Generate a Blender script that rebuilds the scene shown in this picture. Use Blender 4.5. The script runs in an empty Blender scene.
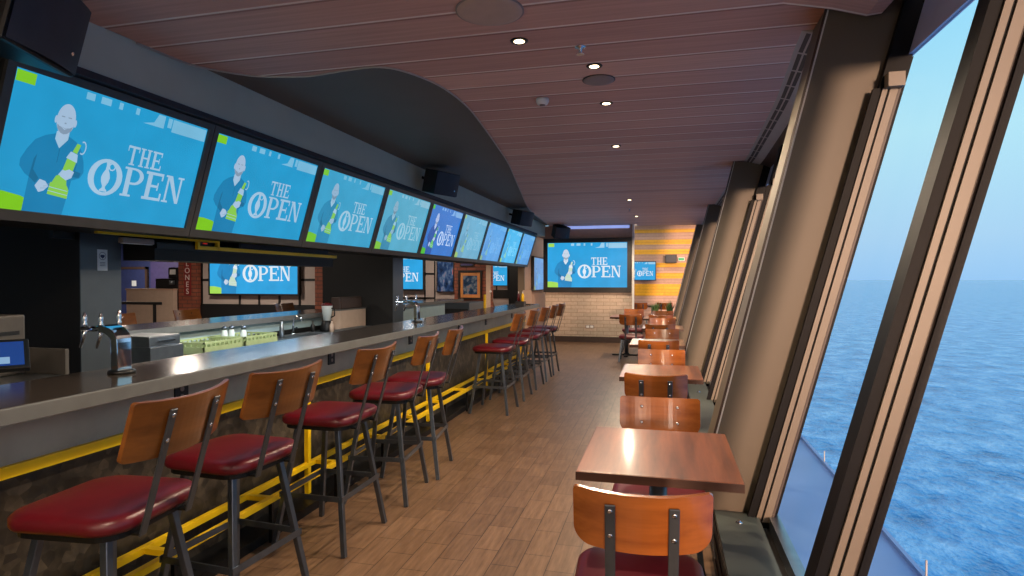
import bpy, bmesh, math, random
from mathutils import Vector, Matrix
random.seed(7)
S = bpy.context.scene
COL = S.collection
PI = math.pi
R = math.radians

# ------------------------------------------------------------------ materials
def lin(c):
    return tuple((v/255/12.92 if v/255 <= .04045 else ((v/255+.055)/1.055)**2.4) for v in c)+(1,)

def new_mat(name):
    m = bpy.data.materials.new(name); m.use_nodes = True
    nt = m.node_tree
    return m, nt, nt.nodes['Principled BSDF']

def vec(nt, kind='Object', scale=(1, 1, 1), swap=None):
    tc = nt.nodes.new('ShaderNodeTexCoord')
    out = tc.outputs[kind]
    if swap:
        sp = nt.nodes.new('ShaderNodeSeparateXYZ'); nt.links.new(out, sp.inputs[0])
        cb = nt.nodes.new('ShaderNodeCombineXYZ')
        for i, a in enumerate(swap):
            nt.links.new(sp.outputs['XYZ'.index(a)], cb.inputs[i])
        out = cb.outputs[0]
    mp = nt.nodes.new('ShaderNodeMapping'); mp.inputs['Scale'].default_value = scale
    nt.links.new(out, mp.inputs['Vector'])
    return mp.outputs[0]

def ramp(nt, fac, stops):
    r = nt.nodes.new('ShaderNodeValToRGB')
    e = r.color_ramp.elements
    while len(e) < len(stops): e.new(.5)
    for el, (p, c) in zip(e, stops):
        el.position = p; el.color = c
    nt.links.new(fac, r.inputs['Fac'])
    return r.outputs['Color']

def mix(nt, a, b, fac=.5, blend='MIX'):
    n = nt.nodes.new('ShaderNodeMix'); n.data_type = 'RGBA'; n.blend_type = blend
    for s, v in ((n.inputs[0], fac), (n.inputs[6], a), (n.inputs[7], b)):
        if hasattr(v, 'is_output'): nt.links.new(v, s)
        else: s.default_value = v
    return n.outputs[2]

def noise(nt, v, scale=5, detail=4, rough=.55):
    n = nt.nodes.new('ShaderNodeTexNoise')
    n.inputs['Scale'].default_value = scale; n.inputs['Detail'].default_value = detail
    n.inputs['Roughness'].default_value = rough
    nt.links.new(v, n.inputs['Vector'])
    return n.outputs['Fac']

def bump(nt, b, h, strength=.2, dist=.01):
    n = nt.nodes.new('ShaderNodeBump')
    n.inputs['Strength'].default_value = strength; n.inputs['Distance'].default_value = dist
    nt.links.new(h, n.inputs['Height']); nt.links.new(n.outputs[0], b.inputs['Normal'])

def plain(name, rgb, rough=.5, metal=0, var=.12, scale=12, spec=None):
    m, nt, b = new_mat(name)
    c = lin(rgb)
    f = noise(nt, vec(nt), scale, 3)
    lo = tuple(x*(1-var) for x in c[:3])+(1,); hi = tuple(min(1, x*(1+var)) for x in c[:3])+(1,)
    nt.links.new(ramp(nt, f, [(.3, lo), (.7, hi)]), b.inputs['Base Color'])
    b.inputs['Roughness'].default_value = rough; b.inputs['Metallic'].default_value = metal
    if spec is not None: b.inputs['Specular IOR Level'].default_value = spec
    return m

def wood(name, dark, light, axis='X', rough=.3, freq=1.0, coat=0):
    m, nt, b = new_mat(name)
    sc = {'X': (1.2, 14, 14), 'Y': (14, 1.2, 14), 'Z': (14, 14, 1.2)}[axis]
    v = vec(nt, scale=tuple(s*freq for s in sc))
    f1 = noise(nt, v, 1.0, 5, .6)
    v2 = vec(nt, scale=tuple(s*freq*.35 for s in sc))
    f2 = noise(nt, v2, 1.3, 2, .5)
    c1 = ramp(nt, f1, [(.3, lin(dark)), (.72, lin(light))])
    c2 = ramp(nt, f2, [(.35, (.72, .7, .68, 1)), (.65, (1, 1, 1, 1))])
    nt.links.new(mix(nt, c1, c2, .75, 'MULTIPLY'), b.inputs['Base Color'])
    b.inputs['Roughness'].default_value = rough
    b.inputs['Coat Weight'].default_value = coat; b.inputs['Coat Roughness'].default_value = .12
    bump(nt, b, f1, .06, .003)
    return m

def bricks(name, c1, c2, mortar, swap, w=.22, h=.075, ms=.008, rough=.75, var=None, bstr=.5):
    m, nt, b = new_mat(name)
    v = vec(nt, swap=swap)
    t = nt.nodes.new('ShaderNodeTexBrick')
    nt.links.new(v, t.inputs['Vector'])
    t.inputs['Scale'].default_value = 1
    t.inputs['Color1'].default_value = lin(c1); t.inputs['Color2'].default_value = lin(c2)
    t.inputs['Mortar'].default_value = lin(mortar)
    t.inputs['Mortar Size'].default_value = ms
    t.inputs['Brick Width'].default_value = w; t.inputs['Row Height'].default_value = h
    f = noise(nt, vec(nt, scale=(3, 3, 3)), 6, 5, .6)
    cc = mix(nt, t.outputs['Color'], ramp(nt, f, [(.3, (.78, .76, .74, 1)), (.7, (1, 1, 1, 1))]), .9, 'MULTIPLY')
    nt.links.new(cc, b.inputs['Base Color'])
    b.inputs['Roughness'].default_value = rough
    bump(nt, b, t.outputs['Fac'], -bstr, .006)
    return m

def emit(name, rgb, strength=1.0, rough=.25):
    m, nt, b = new_mat(name)
    c = lin(rgb)
    b.inputs['Base Color'].default_value = (.01, .01, .012, 1)
    f = noise(nt, vec(nt, scale=(1.5, 1.5, 1.5)), 2.0, 2)
    nt.links.new(ramp(nt, f, [(.3, tuple(x*.86 for x in c[:3])+(1,)), (.7, c)]), b.inputs['Emission Color'])
    b.inputs['Emission Strength'].default_value = strength
    b.inputs['Roughness'].default_value = rough
    b.inputs['Specular IOR Level'].default_value = .3
    return m

M = {}
M['black'] = plain('black_paint', (16, 16, 17), .45)
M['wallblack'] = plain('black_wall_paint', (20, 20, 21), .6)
M['soffit'] = plain('charcoal_soffit_paint', (192, 204, 190), .5, var=.06, scale=2)
M['pillarside'] = plain('blue_grey_lit_pillar', (66, 74, 82), .35, var=.05)  # window light on the aisle side put into the colour; cabinet reuses it
M['darkceil'] = plain('dark_ceiling_paint', (98, 91, 82), .6, var=.06, scale=2)
M['bezel'] = plain('dark_bezel_plastic', (30, 30, 31), .4)
M['bezelgrey'] = plain('grey_bezel_metal', (62, 61, 60), .4)
M['steel'] = plain('brushed_blue_steel', (98, 106, 118), .32, .85)
M['bracket'] = plain('dark_grey_bracket_steel', (74, 78, 84), .4, .6)
M['steelblack'] = plain('black_steel', (26, 26, 28), .42, .4)
M['bolt'] = plain('bright_bolt_metal', (200, 200, 205), .22, 1)
M['chrome'] = plain('polished_chrome', (225, 228, 232), .06, 1, var=.02)
M['stainless'] = plain('stainless_steel', (150, 156, 162), .28, .9)
M['red'] = plain('red_vinyl', (90, 11, 23), .38, var=.08, scale=30)
M['yellow'] = plain('yellow_paint', (255, 206, 14), .4, var=.05)
M['stoolwood'] = wood('stool_plywood', (90, 49, 18), (142, 85, 36), 'X', .28, coat=.4)
M['chairwood'] = wood('chair_plywood', (118, 60, 20), (166, 96, 40), 'X', .25, coat=.8)
M['tablewood'] = wood('table_veneer', (68, 32, 20), (156, 90, 60), 'Y', .34, coat=.5)
M['tableedge'] = wood('table_edge', (58, 34, 24), (84, 50, 34), 'X', .4)
M['counter'] = plain('dark_quartz_countertop', (62, 55, 50), .17, var=.1, scale=60)
M['counteredge'] = plain('grey_concrete_edge', (98, 98, 96), .5, var=.12, scale=9)
M['apron'] = plain('grey_concrete_apron', (170, 166, 154), .55, var=.1, scale=6)
M['column'] = plain('taupe_column_laminate', (86, 75, 60), .5, var=.04, scale=2)
M['tan'] = plain('tan_window_trim', (108, 95, 80), .45, var=.04)
M['glossblack'] = plain('satin_black_mullion', (9, 9, 12), .5, spec=.12)
M['sill'] = plain('greenish_grey_sill', (78, 84, 78), .45, var=.05)
M['ventgrey'] = plain('grey_vent_panel', (176, 170, 162), .5, var=.04)
M['header'] = plain('lavender_grey_header', (196, 194, 222), .3, var=.08, scale=3)
M['white'] = plain('white_plastic', (225, 225, 222), .4, var=.03)
M['paper'] = plain('white_paper', (196, 206, 216), .7, var=.03)
M['teal'] = plain('pale_teal_counter_face', (150, 172, 176), .45, var=.05)
M['green'] = plain('green_plastic', (160, 174, 124), .45, var=.08)
M['beige'] = plain('beige_panel', (190, 166, 148), .6, var=.05)
M['panelgrey'] = plain('pinkish_grey_wall_panel', (172, 158, 152), .6, var=.05, scale=3)
M['blue'] = plain('navy_wall_paint', (34, 46, 92), .6, var=.12)
M['purple'] = plain('violet_wall_paint', (58, 52, 100), .6, var=.12)
M['picbrown'] = plain('brown_wall_paint', (182, 146, 124), .6, var=.06)
M['baseboard'] = plain('dark_baseboard', (58, 44, 38), .5)
M['discdark'] = plain('dark_brown_box', (70, 54, 48), .5)
M['equip'] = plain('dark_grey_equipment', (78, 74, 70), .45)
M['discbrown'] = plain('brown_speaker_disc', (190, 166, 148), .6, var=.05)
M['discgrey'] = plain('grey_speaker_grille', (140, 128, 124), .6, var=.05)
M['grille'] = plain('blue_grey_speaker_grille', (48, 52, 62), .55)
M['deck'] = plain('pale_blue_deck_paint', (128, 160, 206), .45, var=.1, scale=.6)
M['leaf'] = plain('grass_green_leaf', (92, 122, 70), .5, var=.3, scale=40)
M['terracotta'] = plain('terracotta_planter', (140, 86, 60), .6)
M['glasslike'] = plain('frosted_glass', (205, 215, 215), .15, var=.03)
M['frameblack'] = plain('black_picture_frame', (24, 16, 14), .4)
M['goldmat'] = plain('orange_picture_mat', (196, 128, 66), .6, var=.1)
M['lamp'] = emit('warm_lamp_lens', (255, 226, 180), 9)
M['exit'] = emit('green_exit_light', (70, 200, 120), 1.0)
M['cove'] = emit('lavender_glow', (150, 168, 236), 1.0)
M['redletter'] = emit('red_sign_light', (200, 40, 30), .8)
M['posblue'] = emit('blue_touchscreen', (30, 84, 180), .5)
M['poswhite'] = emit('pale_touchscreen', (150, 190, 230), .8)
M['letterwhite'] = plain('white_lettering', (210, 200, 195), .5)
M['endbrick'] = bricks('whitewashed_brick', (178, 164, 146), (196, 176, 158), (150, 134, 118), 'XZY', .30, .085, .006, .7, bstr=.35)
M['redbrick_y'] = bricks('red_brick', (128, 66, 48), (150, 84, 62), (92, 60, 50), 'XZY', .22, .075, .008)
M['redbrick_x'] = bricks('red_brick_side', (128, 66, 48), (150, 84, 62), (92, 60, 50), 'YZX', .22, .075, .008)
M['pinkplank'] = bricks('pinkish_plank_cladding', (176, 142, 126), (188, 156, 140), (120, 94, 82), 'XZY', 6, .09, .004, .55, bstr=.2)
M['yellowplank'] = bricks('yellow_plank_cladding', (214, 158, 14), (224, 170, 22), (150, 108, 10), 'XZY', 6, .09, .004, .5, bstr=.2)

def floor_mat():
    m, nt, b = new_mat('wood_look_floor_tile')
    v = vec(nt, swap='YXZ')
    t = nt.nodes.new('ShaderNodeTexBrick'); nt.links.new(v, t.inputs['Vector'])
    t.inputs['Scale'].default_value = 1; t.inputs['Brick Width'].default_value = .31
    t.inputs['Row Height'].default_value = .142; t.inputs['Mortar Size'].default_value = .0022
    t.inputs['Color1'].default_value = lin((116, 89, 68)); t.inputs['Color2'].default_value = lin((134, 104, 80))
    t.inputs['Mortar'].default_value = lin((64, 46, 36)); t.offset = .5
    f = noise(nt, vec(nt, scale=(26, 2.6, 1)), 1.6, 6, .65)
    streak = ramp(nt, f, [(.32, (.5, .46, .43, 1)), (.66, (1.0, 1.0, 1.0, 1))])
    nt.links.new(mix(nt, t.outputs['Color'], streak, .9, 'MULTIPLY'), b.inputs['Base Color'])
    b.inputs['Roughness'].default_value = .38
    bump(nt, b, t.outputs['Fac'], -.25, .002)
    return m
M['floor'] = floor_mat()

def ceiling_mat():
    m, nt, b = new_mat('plank_ceiling')
    v = vec(nt, swap='XYZ')
    v.node.inputs['Location'].default_value = (30, 0, 0)
    t = nt.nodes.new('ShaderNodeTexBrick'); nt.links.new(v, t.inputs['Vector'])
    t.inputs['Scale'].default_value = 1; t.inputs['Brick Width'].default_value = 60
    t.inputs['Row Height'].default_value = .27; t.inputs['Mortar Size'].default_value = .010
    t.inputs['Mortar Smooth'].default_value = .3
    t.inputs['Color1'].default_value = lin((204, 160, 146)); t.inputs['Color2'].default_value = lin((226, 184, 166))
    t.inputs['Mortar'].default_value = lin((255, 240, 226)); t.offset = 0  # pale seams paint in the reflections along the plank bevels
    f = noise(nt, vec(nt, scale=(1.1, 30, 1)), 1.4, 5, .6)
    streak = ramp(nt, f, [(.3, (.74, .72, .72, 1)), (.72, (1, 1, 1, 1))])
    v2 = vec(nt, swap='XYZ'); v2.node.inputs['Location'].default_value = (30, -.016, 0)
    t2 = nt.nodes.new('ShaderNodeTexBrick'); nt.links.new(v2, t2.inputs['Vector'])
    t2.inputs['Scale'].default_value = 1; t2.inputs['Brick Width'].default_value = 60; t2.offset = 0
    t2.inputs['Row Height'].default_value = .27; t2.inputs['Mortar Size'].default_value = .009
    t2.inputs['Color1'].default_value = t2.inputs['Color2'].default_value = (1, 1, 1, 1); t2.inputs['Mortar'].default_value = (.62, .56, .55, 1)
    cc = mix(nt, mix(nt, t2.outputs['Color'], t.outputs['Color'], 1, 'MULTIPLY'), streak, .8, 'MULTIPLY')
    nt.links.new(cc, b.inputs['Base Color'])
    b.inputs['Specular IOR Level'].default_value = .3
    b.inputs['Roughness'].default_value = .55
    bump(nt, b, t.outputs['Fac'], .5, .004)
    return m
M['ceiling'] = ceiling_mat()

def stone_mat():
    m, nt, b = new_mat('brown_stone_mosaic')
    v = vec(nt, scale=(1, 1, 1))
    vo = nt.nodes.new('ShaderNodeTexVoronoi'); vo.inputs['Scale'].default_value = 24
    nt.links.new(v, vo.inputs['Vector'])
    f = noise(nt, v, 7, 5, .6)
    sp = nt.nodes.new('ShaderNodeSeparateColor'); nt.links.new(vo.outputs['Color'], sp.inputs[0])
    c = mix(nt, ramp(nt, sp.outputs[0], [(.1, lin((52, 46, 39))), (.55, lin((64, 57, 48))), (.95, lin((86, 77, 66)))]),
            ramp(nt, f, [(.38, (.3, .28, .27, 1)), (.68, (1.25, 1.2, 1.15, 1))]), .95, 'MULTIPLY')
    nt.links.new(c, b.inputs['Base Color']); b.inputs['Roughness'].default_value = .45
    bump(nt, b, vo.outputs['Distance'], .2, .01)
    return m
M['stone'] = stone_mat()

def art_mat():
    m, nt, b = new_mat('abstract_poster_print')
    f = noise(nt, vec(nt), 7, 4)
    nt.links.new(ramp(nt, f, [(.3, lin((22, 30, 44))), (.48, lin((40, 66, 100))), (.58, lin((110, 126, 140))), (.7, lin((170, 90, 60)))]), b.inputs['Base Color'])
    b.inputs['Roughness'].default_value = .25
    return m
M['art'] = art_mat()

def neon_mat():
    m, nt, b = new_mat('backlit_poster_print')
    f = noise(nt, vec(nt, scale=(1, 1, .5)), 8, 4)
    c = ramp(nt, f, [(.34, lin((16, 20, 34))), (.5, lin((36, 62, 104))), (.6, lin((92, 112, 140))), (.72, lin((190, 84, 56)))])
    nt.links.new(c, b.inputs['Base Color']); nt.links.new(c, b.inputs['Emission Color'])
    b.inputs['Emission Strength'].default_value = .35; b.inputs['Roughness'].default_value = .2
    return m
M['neon'] = neon_mat()

def pane_mat():
    m, nt, b = new_mat('clear_window_glass')
    nt.nodes.remove(b)
    tr = nt.nodes.new('ShaderNodeBsdfTransparent'); gl = nt.nodes.new('ShaderNodeBsdfGlossy')
    tr.inputs['Color'].default_value = (.97, .985, 1, 1)
    gl.inputs['Roughness'].default_value = .0
    lw = nt.nodes.new('ShaderNodeLayerWeight'); lw.inputs['Blend'].default_value = .5
    pw = nt.nodes.new('ShaderNodeMath'); pw.operation = 'POWER'; nt.links.new(lw.outputs['Facing'], pw.inputs[0]); pw.inputs[1].default_value = 5
    fr = nt.nodes.new('ShaderNodeMath'); fr.operation = 'MULTIPLY_ADD'; nt.links.new(pw.outputs[0], fr.inputs[0]); fr.inputs[1].default_value = .10; fr.inputs[2].default_value = .006
    mx = nt.nodes.new('ShaderNodeMixShader')
    nt.links.new(fr.outputs[0], mx.inputs[0]); nt.links.new(tr.outputs[0], mx.inputs[1]); nt.links.new(gl.outputs[0], mx.inputs[2])
    nt.links.new(mx.outputs[0], nt.nodes['Material Output'].inputs['Surface'])
    return m
M['pane'] = pane_mat()

def sea_mat():
    m, nt, b = new_mat('sea_water')
    v1 = vec(nt, scale=(.22, .16, 1)); v2 = vec(nt, scale=(.9, .6, 1)); v3 = vec(nt, scale=(.02, .012, 1))
    f1 = noise(nt, v1, 1, 4, .6); f2 = noise(nt, v2, 1, 3, .6); f3 = noise(nt, v3, 1, 3)
    ad = nt.nodes.new('ShaderNodeMath'); ad.operation = 'MULTIPLY_ADD'
    nt.links.new(f2, ad.inputs[0]); ad.inputs[1].default_value = .35; nt.links.new(f1, ad.inputs[2])
    c = ramp(nt, ad.outputs[0], [(.48, lin((40, 112, 164))), (.66, lin((88, 164, 212))), (.86, lin((160, 212, 240)))])
    c2 = mix(nt, c, ramp(nt, f3, [(.35, (.9, .93, 1, 1)), (.65, (1, 1, 1, 1))]), .8, 'MULTIPLY')
    nt.links.new(c2, b.inputs['Base Color'])
    b.inputs['Roughness'].default_value = .18
    bump(nt, b, ad.outputs[0], 1.0, 1.1)
    return m
M['sea'] = sea_mat()

# ------------------------------------------------------------------ mesh builder
class MB:
    def __init__(s): s.v = []; s.f = []; s.mi = []; s.sm = []
    def add(s, vs, fs, mi=0, smooth=False):
        o = len(s.v); s.v += [tuple(p) for p in vs]
        for f in fs:
            s.f.append([o+i for i in f]); s.mi.append(mi); s.sm.append(smooth)
        return s
    def box(s, x0, x1, y0, y1, z0, z1, mi=0, mat=None):
        vs = [Vector(p) for p in ((x0,y0,z0),(x1,y0,z0),(x1,y1,z0),(x0,y1,z0),(x0,y0,z1),(x1,y0,z1),(x1,y1,z1),(x0,y1,z1))]
        if mat: vs = [mat @ p for p in vs]
        return s.add(vs, [(0,3,2,1),(4,5,6,7),(0,1,5,4),(1,2,6,5),(2,3,7,6),(3,0,4,7)], mi)
    def bar(s, a, b, w, h, up=(0,0,1), mi=0):
        a, b = Vector(a), Vector(b); d = (b-a).normalized(); u = Vector(up)
        if abs(d.dot(u)) > .98: u = Vector((1,0,0))
        x = d.cross(u).normalized(); y = x.cross(d).normalized()
        vs = [p + x*sx*w/2 + y*sy*h/2 for p in (a, b) for sx, sy in ((-1,-1),(1,-1),(1,1),(-1,1))]
        return s.add(vs, [(0,1,2,3),(7,6,5,4),(0,4,5,1),(1,5,6,2),(2,6,7,3),(3,7,4,0)], mi)
    def tube(s, pts, r, n=12, mi=0):
        pts = [Vector(p) for p in pts]; rs = r if isinstance(r, (list, tuple)) else [r]*len(pts)
        vs = []; x = None
        for i, p in enumerate(pts):
            d = (pts[min(i+1, len(pts)-1)]-pts[max(i-1, 0)]).normalized()
            if x is None:
                u = Vector((0,0,1)) if abs(d.z) < .9 else Vector((1,0,0)); x = d.cross(u).normalized()
            else: x = (x - d*x.dot(d)).normalized()
            y = d.cross(x)
            for k in range(n):
                t = 2*PI*k/n; vs.append(p + x*math.cos(t)*rs[i] + y*math.sin(t)*rs[i])
        fs = [(i*n+k, i*n+(k+1)%n, (i+1)*n+(k+1)%n, (i+1)*n+k) for i in range(len(pts)-1) for k in range(n)]
        s.add(vs, fs, mi, True)
        o = len(s.v)-len(vs)
        s.f += [[o+k for k in range(n)][::-1], [o+(len(pts)-1)*n+k for k in range(n)]]; s.mi += [mi, mi]; s.sm += [False, False]
        return s
    def lathe(s, prof, c=(0,0,0), n=24, mi=0, mat=None):
        vs = []
        for r, z in prof:
            for k in range(n):
                t = 2*PI*k/n; p = Vector((r*math.cos(t), r*math.sin(t), z))
                vs.append((mat @ p if mat else p) + Vector(c))
        fs = [(i*n+k, i*n+(k+1)%n, (i+1)*n+(k+1)%n, (i+1)*n+k) for i in range(len(prof)-1) for k in range(n)]
        s.add(vs, fs, mi, True); o = len(s.v)-len(vs)
        s.f += [[o+k for k in range(n)][::-1], [o+(len(prof)-1)*n+k for k in range(n)]]; s.mi += [mi, mi]; s.sm += [False, False]
        return s
    def prism(s, poly, z0, z1, shear=0, mi=0, shear_of=None):
        """poly in x, y; extruded in z; x moves by shear * z"""
        n = len(poly)
        sh = shear_of or [shear]*n
        vs = [(p[0]+sh[i]*z0, p[1], z0) for i, p in enumerate(poly)]+[(p[0]+sh[i]*z1, p[1], z1) for i, p in enumerate(poly)]
        fs = [tuple(range(n))[::-1], tuple(range(n, 2*n))]+[(i, (i+1) % n, n+(i+1) % n, n+i) for i in range(n)]
        return s.add(vs, fs, mi)
    def build(s, name, mats, parent=None, bevel=0, seg=2, loc=None):
        me = bpy.data.meshes.new(name); me.from_pydata(s.v, [], s.f)
        if not isinstance(mats, (list, tuple)): mats = [mats]
        for m in mats: me.materials.append(m)
        for p, mi, sm in zip(me.polygons, s.mi, s.sm): p.material_index = mi; p.use_smooth = sm
        bm = bmesh.new(); bm.from_mesh(me)
        bmesh.ops.recalc_face_normals(bm, faces=bm.faces)
        if bevel:
            es = [e for e in bm.edges if len(e.link_faces) == 2 and e.calc_face_angle(0) > .6]
            bmesh.ops.bevel(bm, geom=es, offset=bevel, segments=seg, profile=.6, affect='EDGES', clamp_overlap=True)
        bm.to_mesh(me); bm.free()
        o = bpy.data.objects.new(name, me); COL.objects.link(o)
        if parent: o.parent = parent
        if loc: o.location = loc
        return o

def tag(o, label=None, cat=None, group=None, kind=None):
    if label: o['label'] = label
    if cat: o['category'] = cat
    if group: o['group'] = group
    if kind: o['kind'] = kind
    return o
def thing(name, label, cat, loc=(0,0,0), rot=(0,0,0), group=None):
    o = bpy.data.objects.new(name, None); COL.objects.link(o)
    o.empty_display_size = .1; o.location = loc; o.rotation_euler = rot
    return tag(o, label, cat, group)
def struct(o, label=None):
    o['kind'] = 'structure'
    if label: o['label'] = label
    return o
KIDS = {}
def kids(o): return [c for c in bpy.data.objects if c.parent == o]
def dup(root, loc, rot=None, label=None, group=None):
    def cp(o, parent):
        c = o.copy(); COL.objects.link(c)
        if parent: c.parent = parent
        for k in kids(o): cp(k, c)
        return c
    if root.name not in KIDS: KIDS[root.name] = True
    r = cp(root, None); r.location = loc
    if rot is not None: r.rotation_euler = rot
    if label: r['label'] = label
    if group: r['group'] = group
    return r

def rounded_rect(w, d, r, n=6):
    pts = []
    for cx, cy, a0 in ((w/2-r, d/2-r, 0), (-w/2+r, d/2-r, 90), (-w/2+r, -d/2+r, 180), (w/2-r, -d/2+r, 270)):
        for k in range(n+1):
            t = R(a0+90*k/n); pts.append((cx+r*math.cos(t), cy+r*math.sin(t)))
    return pts
def cushion(w, d, r, z0, z1):
    """a domed seat pad"""
    mb = MB(); n = len(rounded_rect(w, d, r))
    rings = []
    h = z1-z0
    for off, z in ((.0, z0), (-.006, z0+.2*h), (-.006, z0+.6*h), (.006, z0+.84*h), (.03, z0+.96*h), (.10, z1), (.17, z1+.002)):
        ww, dd = w-2*off, d-2*off
        rings.append([(x, y, z) for x, y in rounded_rect(ww, dd, max(.02, r-off*.6))])
    vs = [p for rg in rings for p in rg]
    fs = [(i*n+k, i*n+(k+1) % n, (i+1)*n+(k+1) % n, (i+1)*n+k) for i in range(len(rings)-1) for k in range(n)]
    fs += [tuple(range(n))[::-1], tuple(range((len(rings)-1)*n, len(rings)*n))]
    mb.add(vs, fs, 0, True)
    return mb
def curved_back(w, h, t, curve, rt, rb):
    """bent plywood panel: x across, z up from 0 to h; centre bows to -y"""
    nx = 28
    cols = []
    for i in range(nx+1):
        a = math.sin((i/nx*2-1)*PI/2)
        x = a*w/2
        e = w/2-abs(x)
        zt = h-(rt-math.sqrt(max(0, rt*rt-(rt-e)**2)) if e < rt else 0)
        zb = (rb-math.sqrt(max(0, rb*rb-(rb-e)**2)) if e < rb else 0)
        zb = min(zb, zt-.004)
        y = curve*(abs(a)**2)
        cols.append((x, y, zb, zt))
    mb = MB(); vs = []; nz = 5
    for side in (0, 1):
        for x, y, zb, zt in cols:
            for j in range(nz+1):
                vs.append((x, y-(t if side else 0), zb+(zt-zb)*j/nz))
    s = nz+1; o = (nx+1)*s
    fs = []
    for i in range(nx):
        for j in range(nz):
            fs.append((i*s+j, (i+1)*s+j, (i+1)*s+j+1, i*s+j+1))
            fs.append((o+i*s+j, o+i*s+j+1, o+(i+1)*s+j+1, o+(i+1)*s+j))
        fs.append((i*s, o+i*s, o+(i+1)*s, (i+1)*s)); fs.append((i*s+nz, (i+1)*s+nz, o+(i+1)*s+nz, o+i*s+nz))
    for j in range(nz):
        fs.append((j, j+1, o+j+1, o+j)); k = nx*s+j; fs.append((k, o+k, o+k+1, k+1))
    mb.add(vs, fs, 0, False)
    for i, f in enumerate(mb.f): mb.sm[i] = i < 0
    return mb

# ------------------------------------------------------------------ camera
cd = bpy.data.cameras.new('camera'); cam = bpy.data.objects.new('camera', cd); COL.objects.link(cam)
cd.sensor_width = 36; cd.lens = 605/1024*36; cd.clip_end = 60000; cd.clip_start = .02
cam.location = (0, 0, 1.45); cam.rotation_euler = (R(90-.805), 0, R(14.10))
S.camera = cam

# ------------------------------------------------------------------ window wall (tilted outward)
SL = .262
SILL = .36
ZC = 2.70
COLS = [-.80, 3.0, 6.80, 10.60, 14.40]
def gx(z): return .40+SL*z

# floor and ceilings
struct(MB().box(-15.7, .41, -3.2, 18.2, -.1, 0).build('floor', M['floor']), 'brown wood-look plank tile floor')
edge = [(-2.71, -3.2), (-2.71, 2.34), (-2.68, 2.82), (-2.64, 3.01), (-2.46, 3.21), (-2.28, 3.28), (-2.10, 3.31), (-1.81, 3.27), (-1.62, 3.27), (-1.5, 3.39),
        (-1.40, 3.68), (-1.375, 4.11), (-1.41, 4.56), (-1.51, 5.43), (-1.64, 6.42), (-1.95, 8.24), (-2.34, 10.65), (-2.52, 12.95), (-2.60, 14.0)]
def smooth_line(pts, n=5):
    out = []
    for i in range(len(pts)-1):
        p0, p1, p2, p3 = pts[max(i-1, 0)], pts[i], pts[i+1], pts[min(i+2, len(pts)-1)]
        for k in range(n):
            t = k/n
            out.append(tuple(.5*((2*p1[a])+(-p0[a]+p2[a])*t+(2*p0[a]-5*p1[a]+4*p2[a]-p3[a])*t*t+(-p0[a]+3*p1[a]-3*p2[a]+p3[a])*t**3) for a in (0, 1)))
    return out+[pts[-1]]
edge_s = smooth_line(edge[1:], 5)
cpoly = [(-2.71, -3.2)]+edge_s+[(-.6, 14.0), (-.6, 14.45), (.84, 14.45), (.84, 3.06), (1.04, 2.99), (1.04, -3.2)]
cb = MB().prism(cpoly[::-1], ZC, ZC+.03)
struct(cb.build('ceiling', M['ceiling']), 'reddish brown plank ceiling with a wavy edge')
struct(MB().prism([(-2.9, 2.2), (-.9, 2.2), (-.9, 14.2), (-2.9, 14.2)], ZC+.031, ZC+.06).build('ceiling.001', M['darkceil']), 'dark painted ceiling behind the wavy plank edge')
lip = MB(); prof = [(.52, 2.70), (.72, 2.655), (.86, 2.61), (.92, 2.615), (.96, 2.66), (.97, 2.74), (.52, 2.74)]
lip.add([(x, y, z) for y in (-3.2, 2.985) for x, z in prof], [tuple(range(7)), tuple(range(7, 14))[::-1]]+[(i, i+7, (i+1) % 7+7, (i+1) % 7) for i in range(7)])
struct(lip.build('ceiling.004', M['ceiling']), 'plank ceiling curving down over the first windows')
rim = MB().tube([(p[0]-.004, p[1], ZC-.004) for p in edge_s[3:]], .006, 6)
struct(rim.build('trim_1', M['ventgrey']), 'thin light metal edge along the wavy plank ceiling')
struct(MB().box(-15.7, -2.95, -3.2, 18.2, 2.5, 2.6).build('ceiling.002', M['wallblack']), 'black ceiling over the back bar')
struct(MB().box(-.9, 1.6, 14.45, 18.2, 3.2, 3.25).build('ceiling.003', M['pinkplank']), 'higher plank ceiling beyond the end wall')
struct(MB().box(-.7, 1.3, 14.42, 14.46, 2.7, 3.25).build('trim_2', M['ventgrey']), 'ceiling step beyond the end wall')

# columns: camera-facing taupe faces reaching from the tilted glass into the room
ICX, ISL = .070, .241
for i, y in enumerate(COLS):
    w = .32
    def x_i(z): return ICX+ISL*z
    mb = MB()
    for z0, z1 in ((SILL-.02, ZC+.5),):
        vs = []
        for z in (z0, z1):
            vs += [(x_i(z), y, z), (gx(z)-.0, y, z), (gx(z), y+w, z), (x_i(z), y+w, z)]
        mb.add(vs, [(3,2,1,0),(4,5,6,7),(0,1,5,4),(1,2,6,5),(2,3,7,6),(3,0,4,7)])
    o = struct(mb.build('wall_column' if i == 0 else 'wall_column.%03d' % i, M['column']), 'taupe slanted column between the sea windows')
    # dark strip painting in the shade along the inner edge
    e = MB(); vs = []
    for z in (.36, ZC):
        x = x_i(z); vs += [(x-.014, y+.004, z), (x-.004, y-.004, z), (x-.004, y+.02, z), (x-.012, y+.03, z)]
    e.add(vs, [(3,2,1,0),(4,5,6,7),(0,1,5,4),(1,2,6,5),(2,3,7,6),(3,0,4,7)])
    e.build('edge_shade', M['baseboard'], o)
    e = MB(); vs = []
    for z in (.36, ZC):
        x = x_i(z); vs += [(x-.004, y-.005, z), (x+.003, y-.005, z), (x+.003, y+.001, z), (x-.004, y+.001, z)]
    e.add(vs, [(3,2,1,0),(4,5,6,7),(0,1,5,4),(1,2,6,5),(2,3,7,6),(3,0,4,7)])
    e.build('edge_strip', M['ventgrey'], o)

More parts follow.
